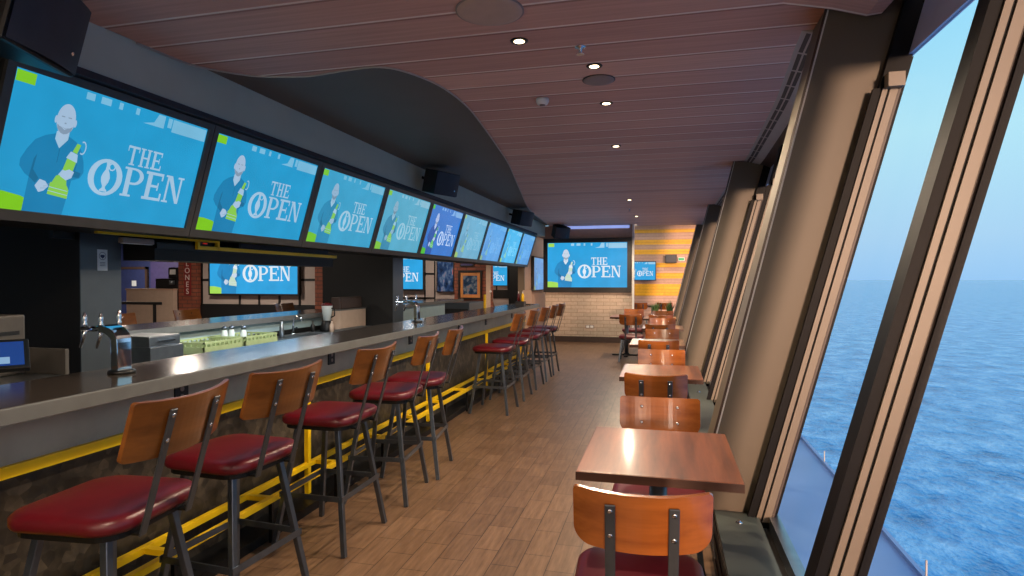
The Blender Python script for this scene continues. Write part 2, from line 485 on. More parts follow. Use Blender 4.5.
# low wall below the windows, with a greenish sill and a dark louvred front
yb = [-3.2]+[c for c in COLS]+[18.2]
struct(MB().box(.25, .40, -3.2, 18.2, 0, SILL-.03).build('wall_right', M['wallblack']), 'black low wall below the sea windows')
sl = MB()
for a, b in ((-3.2, -.80), (-.48, 3.0), (3.32, 6.8), (7.12, 10.6), (10.92, 14.4), (14.72, 18.2)):
    sl.box(.235, .425, a, b, SILL-.03, SILL)
    sl.box(.425, .47, a, b, SILL-.09, SILL-.055, 1)
    sl.box(.47, .515, a, b, SILL-.09, SILL+.006, 2)
struct(sl.build('trim_3', [M['sill'], M['black'], M['stainless']]), 'greenish grey window sill with a metal ledge')
rl = MB()
for z in (.08, .17, .26):
    rl.box(.243, .25, -3.2, 18.2, z, z+.012)
struct(rl.build('trim_4', M['baseboard']), 'thin rails along the low wall')
for i, (x, y) in enumerate(((.33, 2.86), (.33, 6.55), (.33, 6.1))):
    t = thing('sill_bolt', ['bright bolt on the sill by the first table', 'bright bolt on the sill past the second table', 'second small bolt on the sill past the second table'][i], 'bolt', (x, y, SILL))
    MB().lathe([(.016, 0), (.016, .005), (.008, .007), (.008, .012)], n=12).build('bolt_head', M['bolt'], t)

# windows: glass panes, mullions and tan tracks
def track(y0, y1, z1, parent, col_side):
    """tan twin strips with a black groove on the camera-facing side"""
    def pr(a, b, ya, yb, mi, mb, z0=SILL-.02, zt=z1):
        mb.prism([(.305+a, ya), (.305+b, ya), (.305+b, yb), (.305+a, yb)], z0, zt, SL, mi)
    bm_ = MB()
    pr(.004, .095, y0+.006, y1, 0, bm_, SILL-.05, 2.80)
    pr(-.022, .004, y0-.004, y0+.02, 0, bm_)
    bm_.build('track_body', M['glossblack'], parent)
    t = MB(); pr(.016, .036, y0-.004, y0+.01, 0, t); t.build('track_strip', M['tan'], parent)
    t = MB(); pr(.046, .078, y0-.002, y0+.01, 0, t); t.build('track_strip', M['tan'], parent)
    t = MB(); pr(.080, .090, y0+.002, y0+.01, 0, t); t.build('edge_strip', M['baseboard'], parent)
    c = MB(); zc = z1
    x = .305+SL*zc
    c.box(x+.024, x+.088, y0-.045, y0+.012, zc-.005, zc+.055)
    c.build('end_cap', M['tan'], parent)
wn = 0
for ci, cy in enumerate(COLS):
    prev = (COLS[ci-1]+.32) if ci else -3.2
    ms = [cy-1.06, cy-2.10] if ci else [cy-1.06]
    edges = [prev]+sorted([m for m in ms if m > prev+.3])+[cy]
    for k in range(len(edges)-1):
        a, b = edges[k], edges[k+1]
        a2 = a+(.16 if k else 0)
        wn += 1
        w = bpy.data.objects.new('window_%d' % wn, None); COL.objects.link(w); struct(w, 'tilted sea window with tan trim')
        p = MB(); n = .004
        p.prism([(.40-n, a2), (.40+n, a2), (.40+n, b), (.40-n, b)], SILL-.03, 2.42, SL)
        p.build('pane', M['pane'], w)
        h = MB(); h.prism([(.385, a2), (.41, a2), (.41, b), (.385, b)], 2.42, 3.1, SL)
        h.build('header', M['header'], w)
        f = MB()
        f.prism([(.392, a2), (.415, a2), (.415, a2+.012), (.392, a2+.012)], SILL-.03, 2.42, SL)
        f.prism([(.392, b-.012), (.415, b-.012), (.415, b), (.392, b)], SILL-.03, 2.42, SL)
        f.build('window_frame', M['glossblack'], w)
        if k < len(edges)-2:                       # mullion at the far end of this pane
            mu = bpy.data.objects.new('window_mullion', None); COL.objects.link(mu); mu.parent = w
            track(b, b+.16, 2.28, mu, False)
        else:
            mu = bpy.data.objects.new('window_track', None); COL.objects.link(mu); mu.parent = w
            track(b-.05, b-.001, 2.28, mu, True)

# sloping vent panels between ceiling edge and window heads
for i in range(1, len(COLS)):
    a, b = COLS[i-1]+.32, COLS[i]
    if i == 1: continue
    v = thing('air_vent', ['', '', 'slotted grey air vent panel above the windows past the first column', 'slotted grey air vent panel past the second column', 'slotted grey air vent panel past the third column'][i], 'air vent', (0, 0, 0), group='vent panels above the windows')
    def ex(y):
        pts = [(3.0, .66), (3.5, .68), (4.0, .72), (4.6, .76), (5.5, .79), (6.5, .82), (20, .82)]
        for (ya, xa), (yb2, xb) in zip(pts, pts[1:]):
            if y <= yb2: return xa+(xb-xa)*(y-ya)/(yb2-ya)
    p = MB(); n = int((b-a)/.28)
    ys = [a+(b-a)*k/n for k in range(n+1)]
    vs = []
    for y in ys:
        x = ex(y); vs += [(x-.005, y, 2.698), (x+.15, y, 2.655), (x+.15, y, 2.72), (x-.005, y, 2.72)]
    fs = [(4*k+j, 4*k+(j+1) % 4, 4*k+4+(j+1) % 4, 4*k+4+j) for k in range(n) for j in range(4)]+[(0, 1, 2, 3), (4*n+3, 4*n+2, 4*n+1, 4*n)]
    p.add(vs, fs).build('panel', M['ventgrey'], v)
    q = MB(); vs = []
    for y in ys:
        x = ex(y); vs += [(x+.15, y, 2.655), (1.09, y, 2.60), (1.09, y, 2.72), (x+.15, y, 2.72)]
    q.add(vs, fs).build('rear_panel', M['baseboard'], v)
    g = MB()
    for k in range(n):
        for d in (.018, .05):
            y0, y1 = ys[k]+.012, ys[k+1]-.012
            zz = lambda d_: 2.698-(d_+.005)*.277-.002
            g.add([(ex(y0)+d, y0, zz(d)), (ex(y0)+d+.022, y0, zz(d+.022)), (ex(y1)+d+.022, y1, zz(d+.022)), (ex(y1)+d, y1, zz(d))], [(0,1,2,3)])
    g.build('vent_slot_grille', M['black'], v)

# ------------------------------------------------------------------ other walls
struct(MB().box(-2.71, -.70, 14.0, 14.16, 0, 2.36).build('wall_end', M['endbrick']), 'whitewashed brick end wall')
struct(MB().box(-2.71, -.70, 13.985, 14.16, 2.36, 2.70).build('trim_5', M['picbrown']), 'brown band above the end wall television')
struct(MB().box(-.70, -.66, 13.97, 14.17, 0, 2.70).build('trim_6', M['white']), 'white corner strip at the edge of the end wall')
struct(MB().box(-2.71, -.70, 13.975, 14.0, 0, .13).build('baseboard_end', M['baseboard']), 'dark baseboard of the end wall')
struct(MB().box(-3.12, -3.0, 13.05, 15.7, 0, 2.5).build('wall_side', M['picbrown']), 'brown side wall past the bar end')
struct(MB().box(-3.13, -2.985, 13.0, 13.06, 0, 2.5).build('trim_7', M['tan']), 'tan post at the start of the side wall')
# bulkhead that carries the row of televisions
b = MB(); b.box(-2.95, -2.71, -3.2, 14.0, 2.46, 2.76)
struct(b.build('wall_bulkhead', M['soffit']), 'charcoal bulkhead above the row of televisions')
b = MB(); b.prism([(-3.5, -1), (-3.09, -1), (-3.09, 13.0), (-3.5, 13.0)], 1.74, 1.80)
b.prism([(-3.5, -1), (-3.07, -1), (-3.07, 13.0), (-3.5, 13.0)], 1.80, 2.5)
struct(b.build('wall_bulkhead.001', M['wallblack']), 'black housing behind the row of televisions')
# bluish ledge on top of the televisions
struct(MB().box(-2.86, -2.695, -1, 13.0, 2.425, 2.46).build('trim_8', M['grille']), 'slim ledge above the televisions')
struct(MB().box(-11.5, 1.2, -3.3, -3.2, 0, 2.7).build('wall_back', M['soffit']), 'wall behind the viewpoint')
# far striped wall
struct(MB().box(-3.0, 1.6, 18.0, 18.2, 0, 3.25).build('wall_far', M['pinkplank']), 'pinkish plank far wall')
st = MB()
for z0, z1 in ((3.00, 3.12), (2.80, 2.90), (2.46, 2.60), (2.18, 2.32), (1.80, 1.93), (1.48, 1.64), (.98, 1.32)):
    st.box(-2.9, 1.55, 17.985, 18.0, z0, z1)
struct(st.build('trim_9', M['yellowplank']), 'yellow stripes on the far plank wall')

# back-of-house walls
struct(MB().box(-9.2, -6.05, 10.0, 10.15, 0, 2.5).build('wall_panelled', M['panelgrey']), 'panelled wall behind the back bar')
g = MB()
for x in (-8.78, -7.92, -7.49, -7.05, -6.62, -6.26):
    g.box(x, x+.04, 9.985, 10.0, .95, 2.5)
for z in (.93, 1.42, 1.95): g.box(-8.78, -6.22, 9.985, 10.0, z, z+.045)
g.box(-8.78, -6.22, 9.97, 10.0, .0, .95)
struct(g.build('trim_10', M['black']), 'black frames over the panelled wall')
struct(MB().box(-9.22, -8.78, 9.9, 10.1, 0, 2.5).build('wall_brick_pier', M['redbrick_y']), 'red brick pier with the vertical sign')
struct(MB().box(-6.22, -5.95, 9.9, 10.1, 0, 2.5).build('wall_brick_pier.001', M['redbrick_y']), 'slim red brick pier at the end of the panelled wall')
struct(MB().box(-15.6, -9.2, 13.0, 13.1, 0, 2.5).build('wall_navy', M['blue']), 'navy wall in the far back room')
struct(MB().box(-12.95, -11.7, 12.97, 13.0, 1.1, 2.4).build('wall_navy.001', M['purple']), 'violet wall panel in the far back room')
struct(MB().box(-15.7, -15.6, -3.2, 18.2, 0, 2.5).build('wall_left', M['wallblack']), 'dark wall of the back room')
struct(MB().box(-6.0, -4.58, 13.0, 13.12, 0, 2.5).build('wall_panelled.001', M['panelgrey']), 'grey panelled wall past the second pillar')
g = MB()
for x in (-5.34, -5.10): g.box(x, x+.03, 12.985, 13.0, .95, 2.4)
for z in (1.0, 1.56): g.box(-6, -5.08, 12.985, 13.0, z, z+.04)
struct(g.build('trim_11', M['black']), 'black strips on the grey panelled wall')
struct(MB().box(-4.58, -3.73, 12.9, 13.1, 0, 2.5).build('wall_brick', M['redbrick_y']), 'red brick wall with framed pictures')
struct(MB().box(-3.83, -3.73, 12.88, 12.9, 0, 2.5).build('trim_12', M['beige']), 'pale edge of the red brick wall')
struct(MB().box(-7.0, -3.0, 17.0, 17.1, 0, 2.5).build('wall_rear', M['panelgrey']), 'dim grey wall far behind the brick wall')
g = MB()
for x in (-5.1, -4.75, -4.4): g.box(x, x+.04, 16.985, 17.0, .9, 2.4)
g.box(-5.3, -4.1, 16.97, 17.0, .9, 1.15)
g.box(-4.36, -4.0, 16.96, 17.0, 0, 2.4)
struct(g.build('trim_13', M['black']), 'black strips on the dim rear wall')
# pillars
for i, (y0, y1) in enumerate(((2.99, 3.28), (7.46, 7.78))):
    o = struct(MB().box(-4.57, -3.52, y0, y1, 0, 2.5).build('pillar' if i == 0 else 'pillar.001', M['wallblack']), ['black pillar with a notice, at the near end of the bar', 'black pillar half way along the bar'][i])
    MB().box(-3.52, -3.512, y0, y1, 0, 2.5).build('lit_side', M['pillarside'], o)  # lighter sheet paints in the daylight on the pillar's aisle face

# ------------------------------------------------------------------ front bar
BE = 9.95
bar = thing('bar_counter', 'long bar with brown stone front, grey apron and yellow foot rail', 'bar', (-2.3, 0, 0))
def P(mb, name, m, bev=0, parent=None, **k):
    o = mb.build(name, m, parent or bar, bev, **k)
    return o
L = lambda x0, x1, y0, y1, z0, z1: MB().box(x0+2.3, x1+2.3, y0, y1, z0, z1)
P(L(-2.36, -2.30, -1.5, BE-.1, .0, .77), 'stone_front', M['stone'])
P(L(-2.32, -2.265, -1.5, BE-.08, .77, .985), 'apron', M['apron'])
P(L(-2.46, -2.36, -1.5, BE-.1, .0, .985), 'rear_panel', M['stainless'])
P(L(-2.275, -2.245, -1.5, BE-.08, .745, .789), 'yellow_band', M['yellow'], .003)
P(L(-2.30, -2.125, -1.5, BE-.1, 0, .05), 'kick_plate', M['steelblack'])
for y in (-.6, 1.45, 3.5, 5.58, 7.62, 9.6):
    P(L(-2.273, -2.243, y-.016, y+.016, .05, .75), 'post', M['yellow'], .002)
fr = MB()
for x in (-2.257, -2.095): fr.box(x+2.3-.017, x+2.3+.017, -1.5, BE-.1, .225, .255)
rail = P(fr, 'foot_rail', M['yellow'], .002)
y = -1.2
while y < BE-.2:
    for (xa, xb) in ((-2.24, -2.112),):
        P(L(xa, xb, y-.016, y+.016, .226, .252), 'rail_crossbar', M['yellow'], parent=bar)
    P(L(-2.107, -2.087, y-.010, y+.010, 0, .225), 'rail_leg', M['steelblack'], parent=bar)
    y += .683
for i, yy in enumerate((1.15, 2.44, 3.80, 5.17, 6.55, 7.6, 9.0)):
    o = P(L(-2.265, -2.257, yy-.042, yy+.042, .855, .948), 'power_outlet', M['black'], .002)
    s = MB(); s.lathe([(.012, 0), (.012, .003)], (.0435, yy, .885), 12, mat=Matrix.Rotation(PI/2, 3, 'Y'))
    s.lathe([(.012, 0), (.012, .003)], (.0435, yy, .922), 12, mat=Matrix.Rotation(PI/2, 3, 'Y'))
    s.build('socket_rim', M['discgrey'], o)
top = thing('bar_countertop', 'dark polished countertop with a grey edge on the long bar', 'countertop', (-2.25, 0, .985))
MB().box(-.25, .215, -1.5, BE, .0, .055).build('slab', M['counter'], top)
MB().box(.215, .23, -1.5, BE, .0, .0545).build('front_edge', M['counteredge'], top, .004)
MB().box(-.25, .23, BE, BE+.015, .0, .0545).build('end_edge', M['counteredge'], top, .004)

# ------------------------------------------------------------------ bar stools
def make_stool(name, label, cat, seat_h, back_z, back_h, foot, top_in, wood_m, seat_w=.44, seat_d=.41, rest=True, back_w=.45, lean=16, radii=(.012, .012), bsp=.105):
    t = thing(name, label, cat)
    sz0 = seat_h-.054
    cushion(seat_w, seat_d, .09, sz0, seat_h).build('seat', M['red'], t)
    fm = MB(); pts = rounded_rect(seat_w-.03, seat_d-.03, .08)
    fm.prism(pts, sz0-.024, sz0); fm.build('seat_frame', M['steelblack'], t)
    fx, fy = foot; tx, ty = top_in; zt = sz0-.024
    for sx in (-1, 1):
        for sy in (-1, 1):
            MB().bar((sx*tx, sy*ty, zt), (sx*fx, sy*fy, 0), .026, .026, up=(0, 1, 0)).build('leg', M['steel'], t, .002, 1)
    if rest:
        zr = .29; k = 1-zr/zt
        rx, ry = fx*k+tx*(1-k), fy*k+ty*(1-k)
        rx, ry = tx+(fx-tx)*(1-zr/zt), ty+(fy-ty)*(1-zr/zt)
        for a, b2 in (((-rx-.02, -ry-.016), (rx+.02, -ry-.016)), ((-rx-.02, ry+.016), (rx+.02, ry+.016)), ((-rx-.016, -ry), (-rx-.016, ry)), ((rx+.016, -ry), (rx+.016, ry))):
            MB().bar((a[0], a[1], zr), (b2[0], b2[1], zr), .006, .028).build('footrest_bar', M['steel'], t)
    # backrest and its two flat steel brackets; the sitter faces +y
    y0 = -seat_d/2-.012; sl = math.tan(R(lean))
    z0 = sz0-.03
    bz = back_z
    yb = lambda z: y0-(z-z0)*sl
    rot = Matrix.Rotation(R(lean), 4, 'X')
    bk = curved_back(back_w, back_h, .014, .045, *radii)
    cv = .045*((bsp/(back_w/2))**2)
    mt = Matrix.Translation((0, yb(bz)+.0045+.018-cv, bz)) @ rot
    bk.v = [tuple(mt @ Vector(p)) for p in bk.v]
    bo = bk.build('backrest', wood_m, t, .003, 2)
    for sx in (-1, 1):
        zt2 = bz+back_h*.80
        a = Vector((sx*bsp, yb(z0), z0)); b2 = Vector((sx*bsp, yb(zt2), zt2))
        br = MB().bar(a, b2, .03, .007, up=(0, 1, 0)).build('back_bracket', M['bracket'], t, .002, 1)
        MB().bar((sx*bsp, yb(z0)+.0, z0+.008), (sx*bsp, yb(z0)+.09, z0+.008), .03, .007).build('bracket_foot', M['steelblack'], t)
        nrm = rot.to_3x3() @ Vector((0, -1, 0))
        q = nrm.to_track_quat('Z', 'Y').to_matrix()
        for z in (bz+back_h*.28, bz+back_h*.70):
            c = Vector((sx*bsp, yb(z), z))
            bl = MB().lathe([(.004, -.0325), (.0075, -.0315), (.0075, -.029), (.003, -.0285), (.003, .0025), (.0075, .003), (.0075, .0055), (.004, .0065)], c, 10, mat=q)
            bl.build('bracket_bolt', M['bolt'], br)
    return t
SN = ['first', 'second', 'third', 'fourth', 'fifth', 'sixth', 'seventh', 'eighth', 'ninth', 'tenth']
stool = make_stool('bar_stool', 'x', 'bar stool', .725, .893, .192, (.235, .21), (.14, .12), M['stoolwood'], .425)
SY = [1.645, 2.26, 3.06, 3.77, 4.30, 6.45, 7.22, 7.98, 8.62, 9.24]
SR = [5, -4, 0, 6, 8, 0, 1, -1, 2, 0]
for i, (y, a) in enumerate(zip(SY, SR)):
    lab = 'red-seated bar stool with bent wood back, %s along the bar from the near end' % SN[i]
    o = stool if i == 0 else dup(stool, (0, 0, 0))
    o.location = (-1.822, y, 0); o.rotation_euler = (0, 0, PI/2+R(a))
    tag(o, lab, 'bar stool', 'bar stools along the front bar')

# ------------------------------------------------------------------ tables and chairs by the windows
chair = make_stool('dining_chair', 'x', 'chair', .465, .655, .185, (.205, .21), (.16, .155), M['chairwood'], .42, .42, False, .40, 12, (.016, .055), .09)
def place_chair(first, x, y, rz, label, group='dining chairs by the windows'):
    o = chair if first else dup(chair, (0, 0, 0))
    o.location = (x, y, 0); o.rotation_euler = (0, 0, rz)
    tag(o, label, 'chair', group); return o
tb = thing('dining_table', 'x', 'table')
MB().box(-.29, .29, -.345, .345, .716, .75).build('tabletop', M['tablewood'], tb, .003)
e = MB()
for a in ((-.2915, -.289, -.346, .346), (.289, .2915, -.346, .346), (-.29, .29, -.3475, -.344), (-.29, .29, .344, .3475)): e.box(*a, .717, .747)
e.build('edge_band', M['tableedge'], tb)
MB().tube([(0, 0, .02), (0, 0, .70)], .036, 16).build('pedestal', M['steel'], tb)
pb = MB(); pb.box(-.27, .27, -.035, .035, .0, .022); pb.box(-.035, .035, -.27, .27, .0, .0215); pb.lathe([(.07, .02), (.05, .04), (.038, .05)], n=16)
pb.build('base', M['steelblack'], tb)
pl = MB(); pl.box(-.2, .2, -.2, .2, .70, .716); pl.build('top_plate', M['steelblack'], tb)
ON = ['first', 'second', 'third', 'fourth', 'fifth']
first = True
for k in range(5):
    y = 2.54+2.22*k
    o = tb if k == 0 else dup(tb, (0, 0, 0))
    o.location = (-.02-(.05 if k in (2, 4) else 0), y, 0)
    tag(o, 'small brown wood table, %s along the windows from the near end' % ON[k], 'table', 'tables along the windows')
    place_chair(first, -.075 if k == 0 else -.05, 1.96+.10+2.22*k, R(3) if k == 0 else 0, 'red-seated wooden chair on the near side of the %s window table' % ON[k]); first = False
    place_chair(False, -.02, 3.18-.27+2.22*k+.02, PI, 'red-seated wooden chair on the far side of the %s window table' % ON[k])
o = dup(tb, (-1.02+.33, 11.75, 0)); tag(o, 'small brown table standing before the white edge of the end wall', 'table', 'tables along the windows')
place_chair(False, -.56, 10.98, 0, 'red-seated chair on the near side of the table by the end wall edge')
place_chair(False, -.60, 12.46, PI, 'red-seated chair on the far side of the table by the end wall edge')

# ------------------------------------------------------------------ television pictures
def ell(cx, cy, rx, ry, n=28, a0=0, a1=360): return [(cx+rx*math.cos(R(a0+(a1-a0)*k/n)), cy+ry*math.sin(R(a0+(a1-a0)*k/n))) for k in range(n+(0 if a1-a0 == 360 else 1))]
def ring(cx, cy, rx, ry, tx, ty, a0=0, a1=360, n=28):
    out = []
    for k in range(n):
        t0, t1 = R(a0+(a1-a0)*k/n), R(a0+(a1-a0)*(k+1)/n)
        out.append([(cx+rx*math.cos(t0), cy+ry*math.sin(t0)), (cx+rx*math.cos(t1), cy+ry*math.sin(t1)),
                    (cx+(rx-tx)*math.cos(t1), cy+(ry-ty)*math.sin(t1)), (cx+(rx-tx)*math.cos(t0), cy+(ry-ty)*math.sin(t0))])
    return out
def rc(x0, y0, x1, y1): return [(x0, y0), (x1, y0), (x1, y1), (x0, y1)]
def glyph(ch):
    sv = .07
    if ch == 'T': return [rc(.4, 0, .6, 1), rc(0, .88, 1, 1), rc(0, .70, .07, .9), rc(.93, .70, 1, .9), rc(.26, 0, .74, sv)]
    if ch == 'H': return [rc(.12, 0, .32, 1), rc(.68, 0, .88, 1), rc(.3, .46, .7, .55), rc(0, 0, .44, sv), rc(.56, 0, 1, sv), rc(0, 1-sv, .44, 1), rc(.56, 1-sv, 1, 1)]
    if ch == 'E': return [rc(.12, 0, .34, 1), rc(0, 0, .95, .1), rc(0, .9, .9, 1), rc(.3, .46, .72, .55), rc(.86, 0, .95, .28), rc(.82, .74, .9, 1), rc(.66, .36, .72, .65)]
    if ch == 'P': return [rc(.12, 0, .34, 1), rc(0, 0, .48, sv), rc(0, .93, .5, 1), rc(.3, .42, .5, .5)]+ring(.5, .71, .45, .29, .2, .08, -90, 90, 12)
    if ch == 'N': return [rc(.1, 0, .2, 1), rc(.80, 0, .9, 1), [(.1, 1), (.34, 1), (.9, 0), (.74, 0)], rc(0, 0, .32, sv), rc(0, 1-sv, .3, 1), rc(.66, 1-sv, 1, 1)]
    return []
def jug(cx, y0, s, sy):
    """tall claret-jug outline"""
    prof = [(.30, 0), (.30, .05), (.14, .10), (.12, .16), (.30, .30), (.36, .44), (.28, .56), (.13, .68), (.11, .82), (.17, .92), (.10, 1.0)]
    return [(cx+w*s, y0+h*sy) for w, h in prof]+[(cx-w*s, y0+h*sy) for w, h in prof[::-1]]
def art(full=True):
    """layers of (material slot, polygon) in screen units: x 0-1, y 0-1 upwards"""
    A = []
    for k, (x0, x1) in enumerate(((.30, .34), (.37, .42), (.46, .48), (.55, .57))): A.append((1, rc(x0, .93, x1, .985)))
    A += [(1, [(.60, .88), (.66, .91), (.68, .99), (.72, .99), (.72, .88)]), (1, rc(.77, .87, .995, .985)), (1, rc(.74, .9, .765, .985))]
    A += [(2, rc(.01, .91, .085, .99))]
    A += [(2, [(.0, .0), (.165, .0), (.16, .08), (.12, .11), (.05, .13), (0, .13)])]
    # figure holding the jug
    A += [(3, [(.135, 0), (.135, .26), (.115, .28), (.09, .33), (.088, .38), (.105, .46), (.13, .54), (.165, .585), (.205, .615), (.262, .615), (.30, .585), (.33, .53), (.352, .44), (.362, .36), (.35, .31), (.315, .28), (.31, .12), (.305, 0)])]
    A += [(8, [(.135, .26), (.14, .40), (.15, .44), (.146, .32), (.175, .26), (.165, .22)]), (8, [(.345, .31), (.31, .31), (.32, .40), (.326, .44), (.322, .36), (.35, .35)])]
    A += [(5, [(.208, .635), (.207, .575), (.222, .535), (.232, .51), (.244, .54), (.262, .585), (.262, .64)])]
    A += [(4, [(.212, .67), (.258, .67), (.256, .60), (.236, .56), (.216, .60)])]
    A += [(4, ell(.236, .735, .040, .118))]
    A += [(4, ell(.194, .72, .006, .03, 10)), (4, ell(.278, .72, .006, .03, 10))]
    A += [(6, [(.202, .69), (.214, .675), (.236, .668), (.258, .675), (.270, .69), (.266, .655), (.25, .628), (.236, .62), (.222, .628), (.206, .655)])]
    A += [(4, [(.222, .672), (.236, .664), (.25, .672), (.236, .655)])]
    A += [(6, rc(.232, .70, .24, .71)), (6, rc(.214, .748, .229, .756)), (6, rc(.243, .748, .258, .756))]
    A += [(8, rc(.2335, .40, .2365, .51))]
    A += [(7, [(.222, .15), (.312, .13), (.312, .20), (.300, .235), (.226, .245)]), (5, [(.222, .175), (.312, .155), (.312, .160), (.222, .180)]), (5, [(.224, .205), (.308, .188), (.307, .193), (.224, .210)])]
    A += [(7, [(.232, .245), (.298, .232), (.292, .29), (.262, .315), (.244, .30)]), (5, [(.252, .31), (.292, .29), (.308, .335), (.266, .355)])]
    A += [(7, [(.266, .355), (.310, .335), (.318, .43), (.276, .45)]), (5, [(.270, .45), (.322, .425), (.318, .49), (.285, .505)]), (7, [(.292, .505), (.314, .495), (.324, .57), (.306, .575)])]
    A += [(5, p) for p in ring(.334, .55, .016, .055, .005, .012, -120, 120, 12)]
    A += [(4, [(.165, .20), (.185, .155), (.205, .17), (.222, .21), (.205, .245), (.18, .255)]), (4, [(.262, .30), (.29, .275), (.312, .30), (.318, .35), (.295, .365), (.268, .34)])]
    for k in range(3): A.append((6, [(.19+.01*k, .185+.018*k), (.214+.006*k, .192+.018*k), (.214+.006*k, .195+.018*k), (.19+.01*k, .189+.018*k)]))
    # wording
    def word(txt, x0, y0, w, h, gap):
        for k, ch in enumerate(txt):
            for p in glyph(ch): A.append((5, [(x0+k*(w+gap)+q[0]*w, y0+q[1]*h) for q in p]))
    word('THE', .555, .50, .064, .165, .006)
    for p in ring(.470, .355, .087, .155, .030, .028): A.append((5, p))
    A.append((5, jug(.470, .235, .062, .27)))
    for p in ring(.492, .45, .018, .035, .006, .012, 0, 360, 10): A.append((5, p))
    word('PEN', .560, .225, .118, .255, .004)
    return A
ART = art()
SCREENS = {}
def screen_palette(key, bg, fig, txt, grn, face, light, st=1.0, jugc=None):
    SCREENS[key] = [emit(key+'_backdrop_glow', bg, st), emit(key+'_crowd_glow', light, st), emit(key+'_green_glow', grn, st), emit(key+'_jersey_glow', fig, st), emit(key+'_skin_glow', face, st), emit(key+'_white_glow', txt, st), emit(key+'_shade_glow', tuple(int(c*.8) for c in face), st), emit(key+'_jug_glow', jugc or tuple(int(a*.75+b*.25) for a, b in zip(grn, txt)), st), emit(key+'_fold_glow', tuple(int(c*.84) for c in fig), st)]
screen_palette('aqua', (34, 156, 208), (24, 128, 178), (162, 198, 224), (128, 204, 28), (168, 196, 224), (120, 188, 222))
screen_palette('teal', (60, 164, 206), (44, 140, 182), (160, 202, 224), (120, 200, 50), (150, 186, 214), (116, 186, 216))
screen_palette('mist', (84, 172, 204), (58, 140, 176), (152, 200, 220), (130, 200, 70), (138, 180, 204), (132, 190, 214))
screen_palette('royal', (36, 118, 204), (24, 86, 168), (186, 212, 244), (70, 190, 60), (170, 196, 236), (120, 176, 228))
screen_palette('pale', (104, 172, 204), (96, 158, 192), (132, 186, 212), (150, 196, 110), (124, 178, 206), (128, 186, 212))
screen_palette('sky', (92, 158, 222), (84, 146, 210), (112, 174, 228), (130, 180, 150), (106, 168, 224), (112, 174, 228))
screen_palette('cyan', (72, 180, 232), (66, 164, 218), (128, 208, 242), (150, 200, 130), (110, 190, 236), (124, 200, 240))
screen_palette('bright', (44, 166, 228), (36, 140, 200), (228, 240, 248), (170, 224, 90), (206, 222, 240), (160, 212, 240), 1.0, (206, 230, 206))
def make_tv(label, loc, rot, w, h, pal, group=None, bez=.035, bez_b=.05, depth=.07, bm='bezel'):
    t = thing('television', label, 'television', loc, rot, group)
    B = MB()
    W, H = w/2, h/2
    B.box(-W-bez, W+bez, .012, depth, -H-bez_b, H+bez)
    B.build('housing', M['bezel'], t, .006)
    f = MB()
    f.box(-W-bez, -W, -.008, .012, -H-bez_b, H+bez); f.box(W, W+bez, -.008, .012, -H-bez_b, H+bez)
    f.box(-W, W, -.008, .012, H, H+bez); f.box(-W, W, -.008, .012, -H-bez_b, -H)
    f.build('bezel_frame', M[bm], t)
    s = MB(); s.add([(-W, .006, -H), (W, .006, -H), (W, .006, H), (-W, .006, H)], [(0, 1, 2, 3)], 0)
    layer = 0
    for mi, poly in ART:
        layer += 1
        d = .005-.00003*layer
        s.add([(-W+w*p[0], d, -H+h*p[1]) for p in poly], [tuple(range(len(poly)))], mi)
    me = bpy.data.meshes.new('screen_print'); me.from_pydata(s.v, [], s.f)
    for m in SCREENS[pal]: me.materials.append(m)
    for p, mi in zip(me.polygons, s.mi): p.material_index = mi
    o = bpy.data.objects.new('screen_print', me); COL.objects.link(o); o.parent = t
    return t
TW, TH = 1.152, .636
pals = ['aqua', 'aqua', 'teal', 'mist', 'mist', 'royal', 'pale', 'sky', 'cyan']
pals = ['aqua', 'aqua', 'teal', 'mist', 'royal', 'pale', 'sky', 'cyan', 'sky']
tilt = math.atan2(.184, .609)
for k in range(9):
    make_tv('tilted television above the bar, %s of the row from the near end' % SN[k], (-2.842, 2.05+TW/2+1.236*k, 2.0785), (tilt, 0, PI/2), TW, TH, pals[k], 'televisions in the row above the bar', .0395, .05, .09, 'bezelgrey')
make_tv('large television in a black frame on the whitewashed brick end wall', (-1.725, 13.93, 1.785), (0, 0, 0), 1.83, 1.03, 'bright', None, .10, .12, .065)
make_tv('television on the brown side wall past the bar end', (-2.93, 14.42, 1.585), (0, 0, PI/2), 1.30, .76, 'sky', None, .03, .03, .06)
make_tv('television on the panelled wall behind the back bar, between brick piers', (-7.54, 9.9, 1.72), (0, 0, 0), 1.92, 1.08, 'bright', None, .025, .03, .08)
make_tv('television partly behind the second black pillar', (-6.02, 12.9, 1.62), (0, 0, 0), 1.36, .78, 'bright', None, .025, .03, .08)
make_tv('small television on the dim rear wall past the red brick wall', (-4.92, 16.9, 1.58), (0, 0, 0), 1.06, .60, 'bright', None, .02, .02, .06)
make_tv('small television on the yellow striped far wall', (-.66, 17.92, 1.70), (0, 0, 0), .84, .52, 'bright', None, .02, .02, .06)

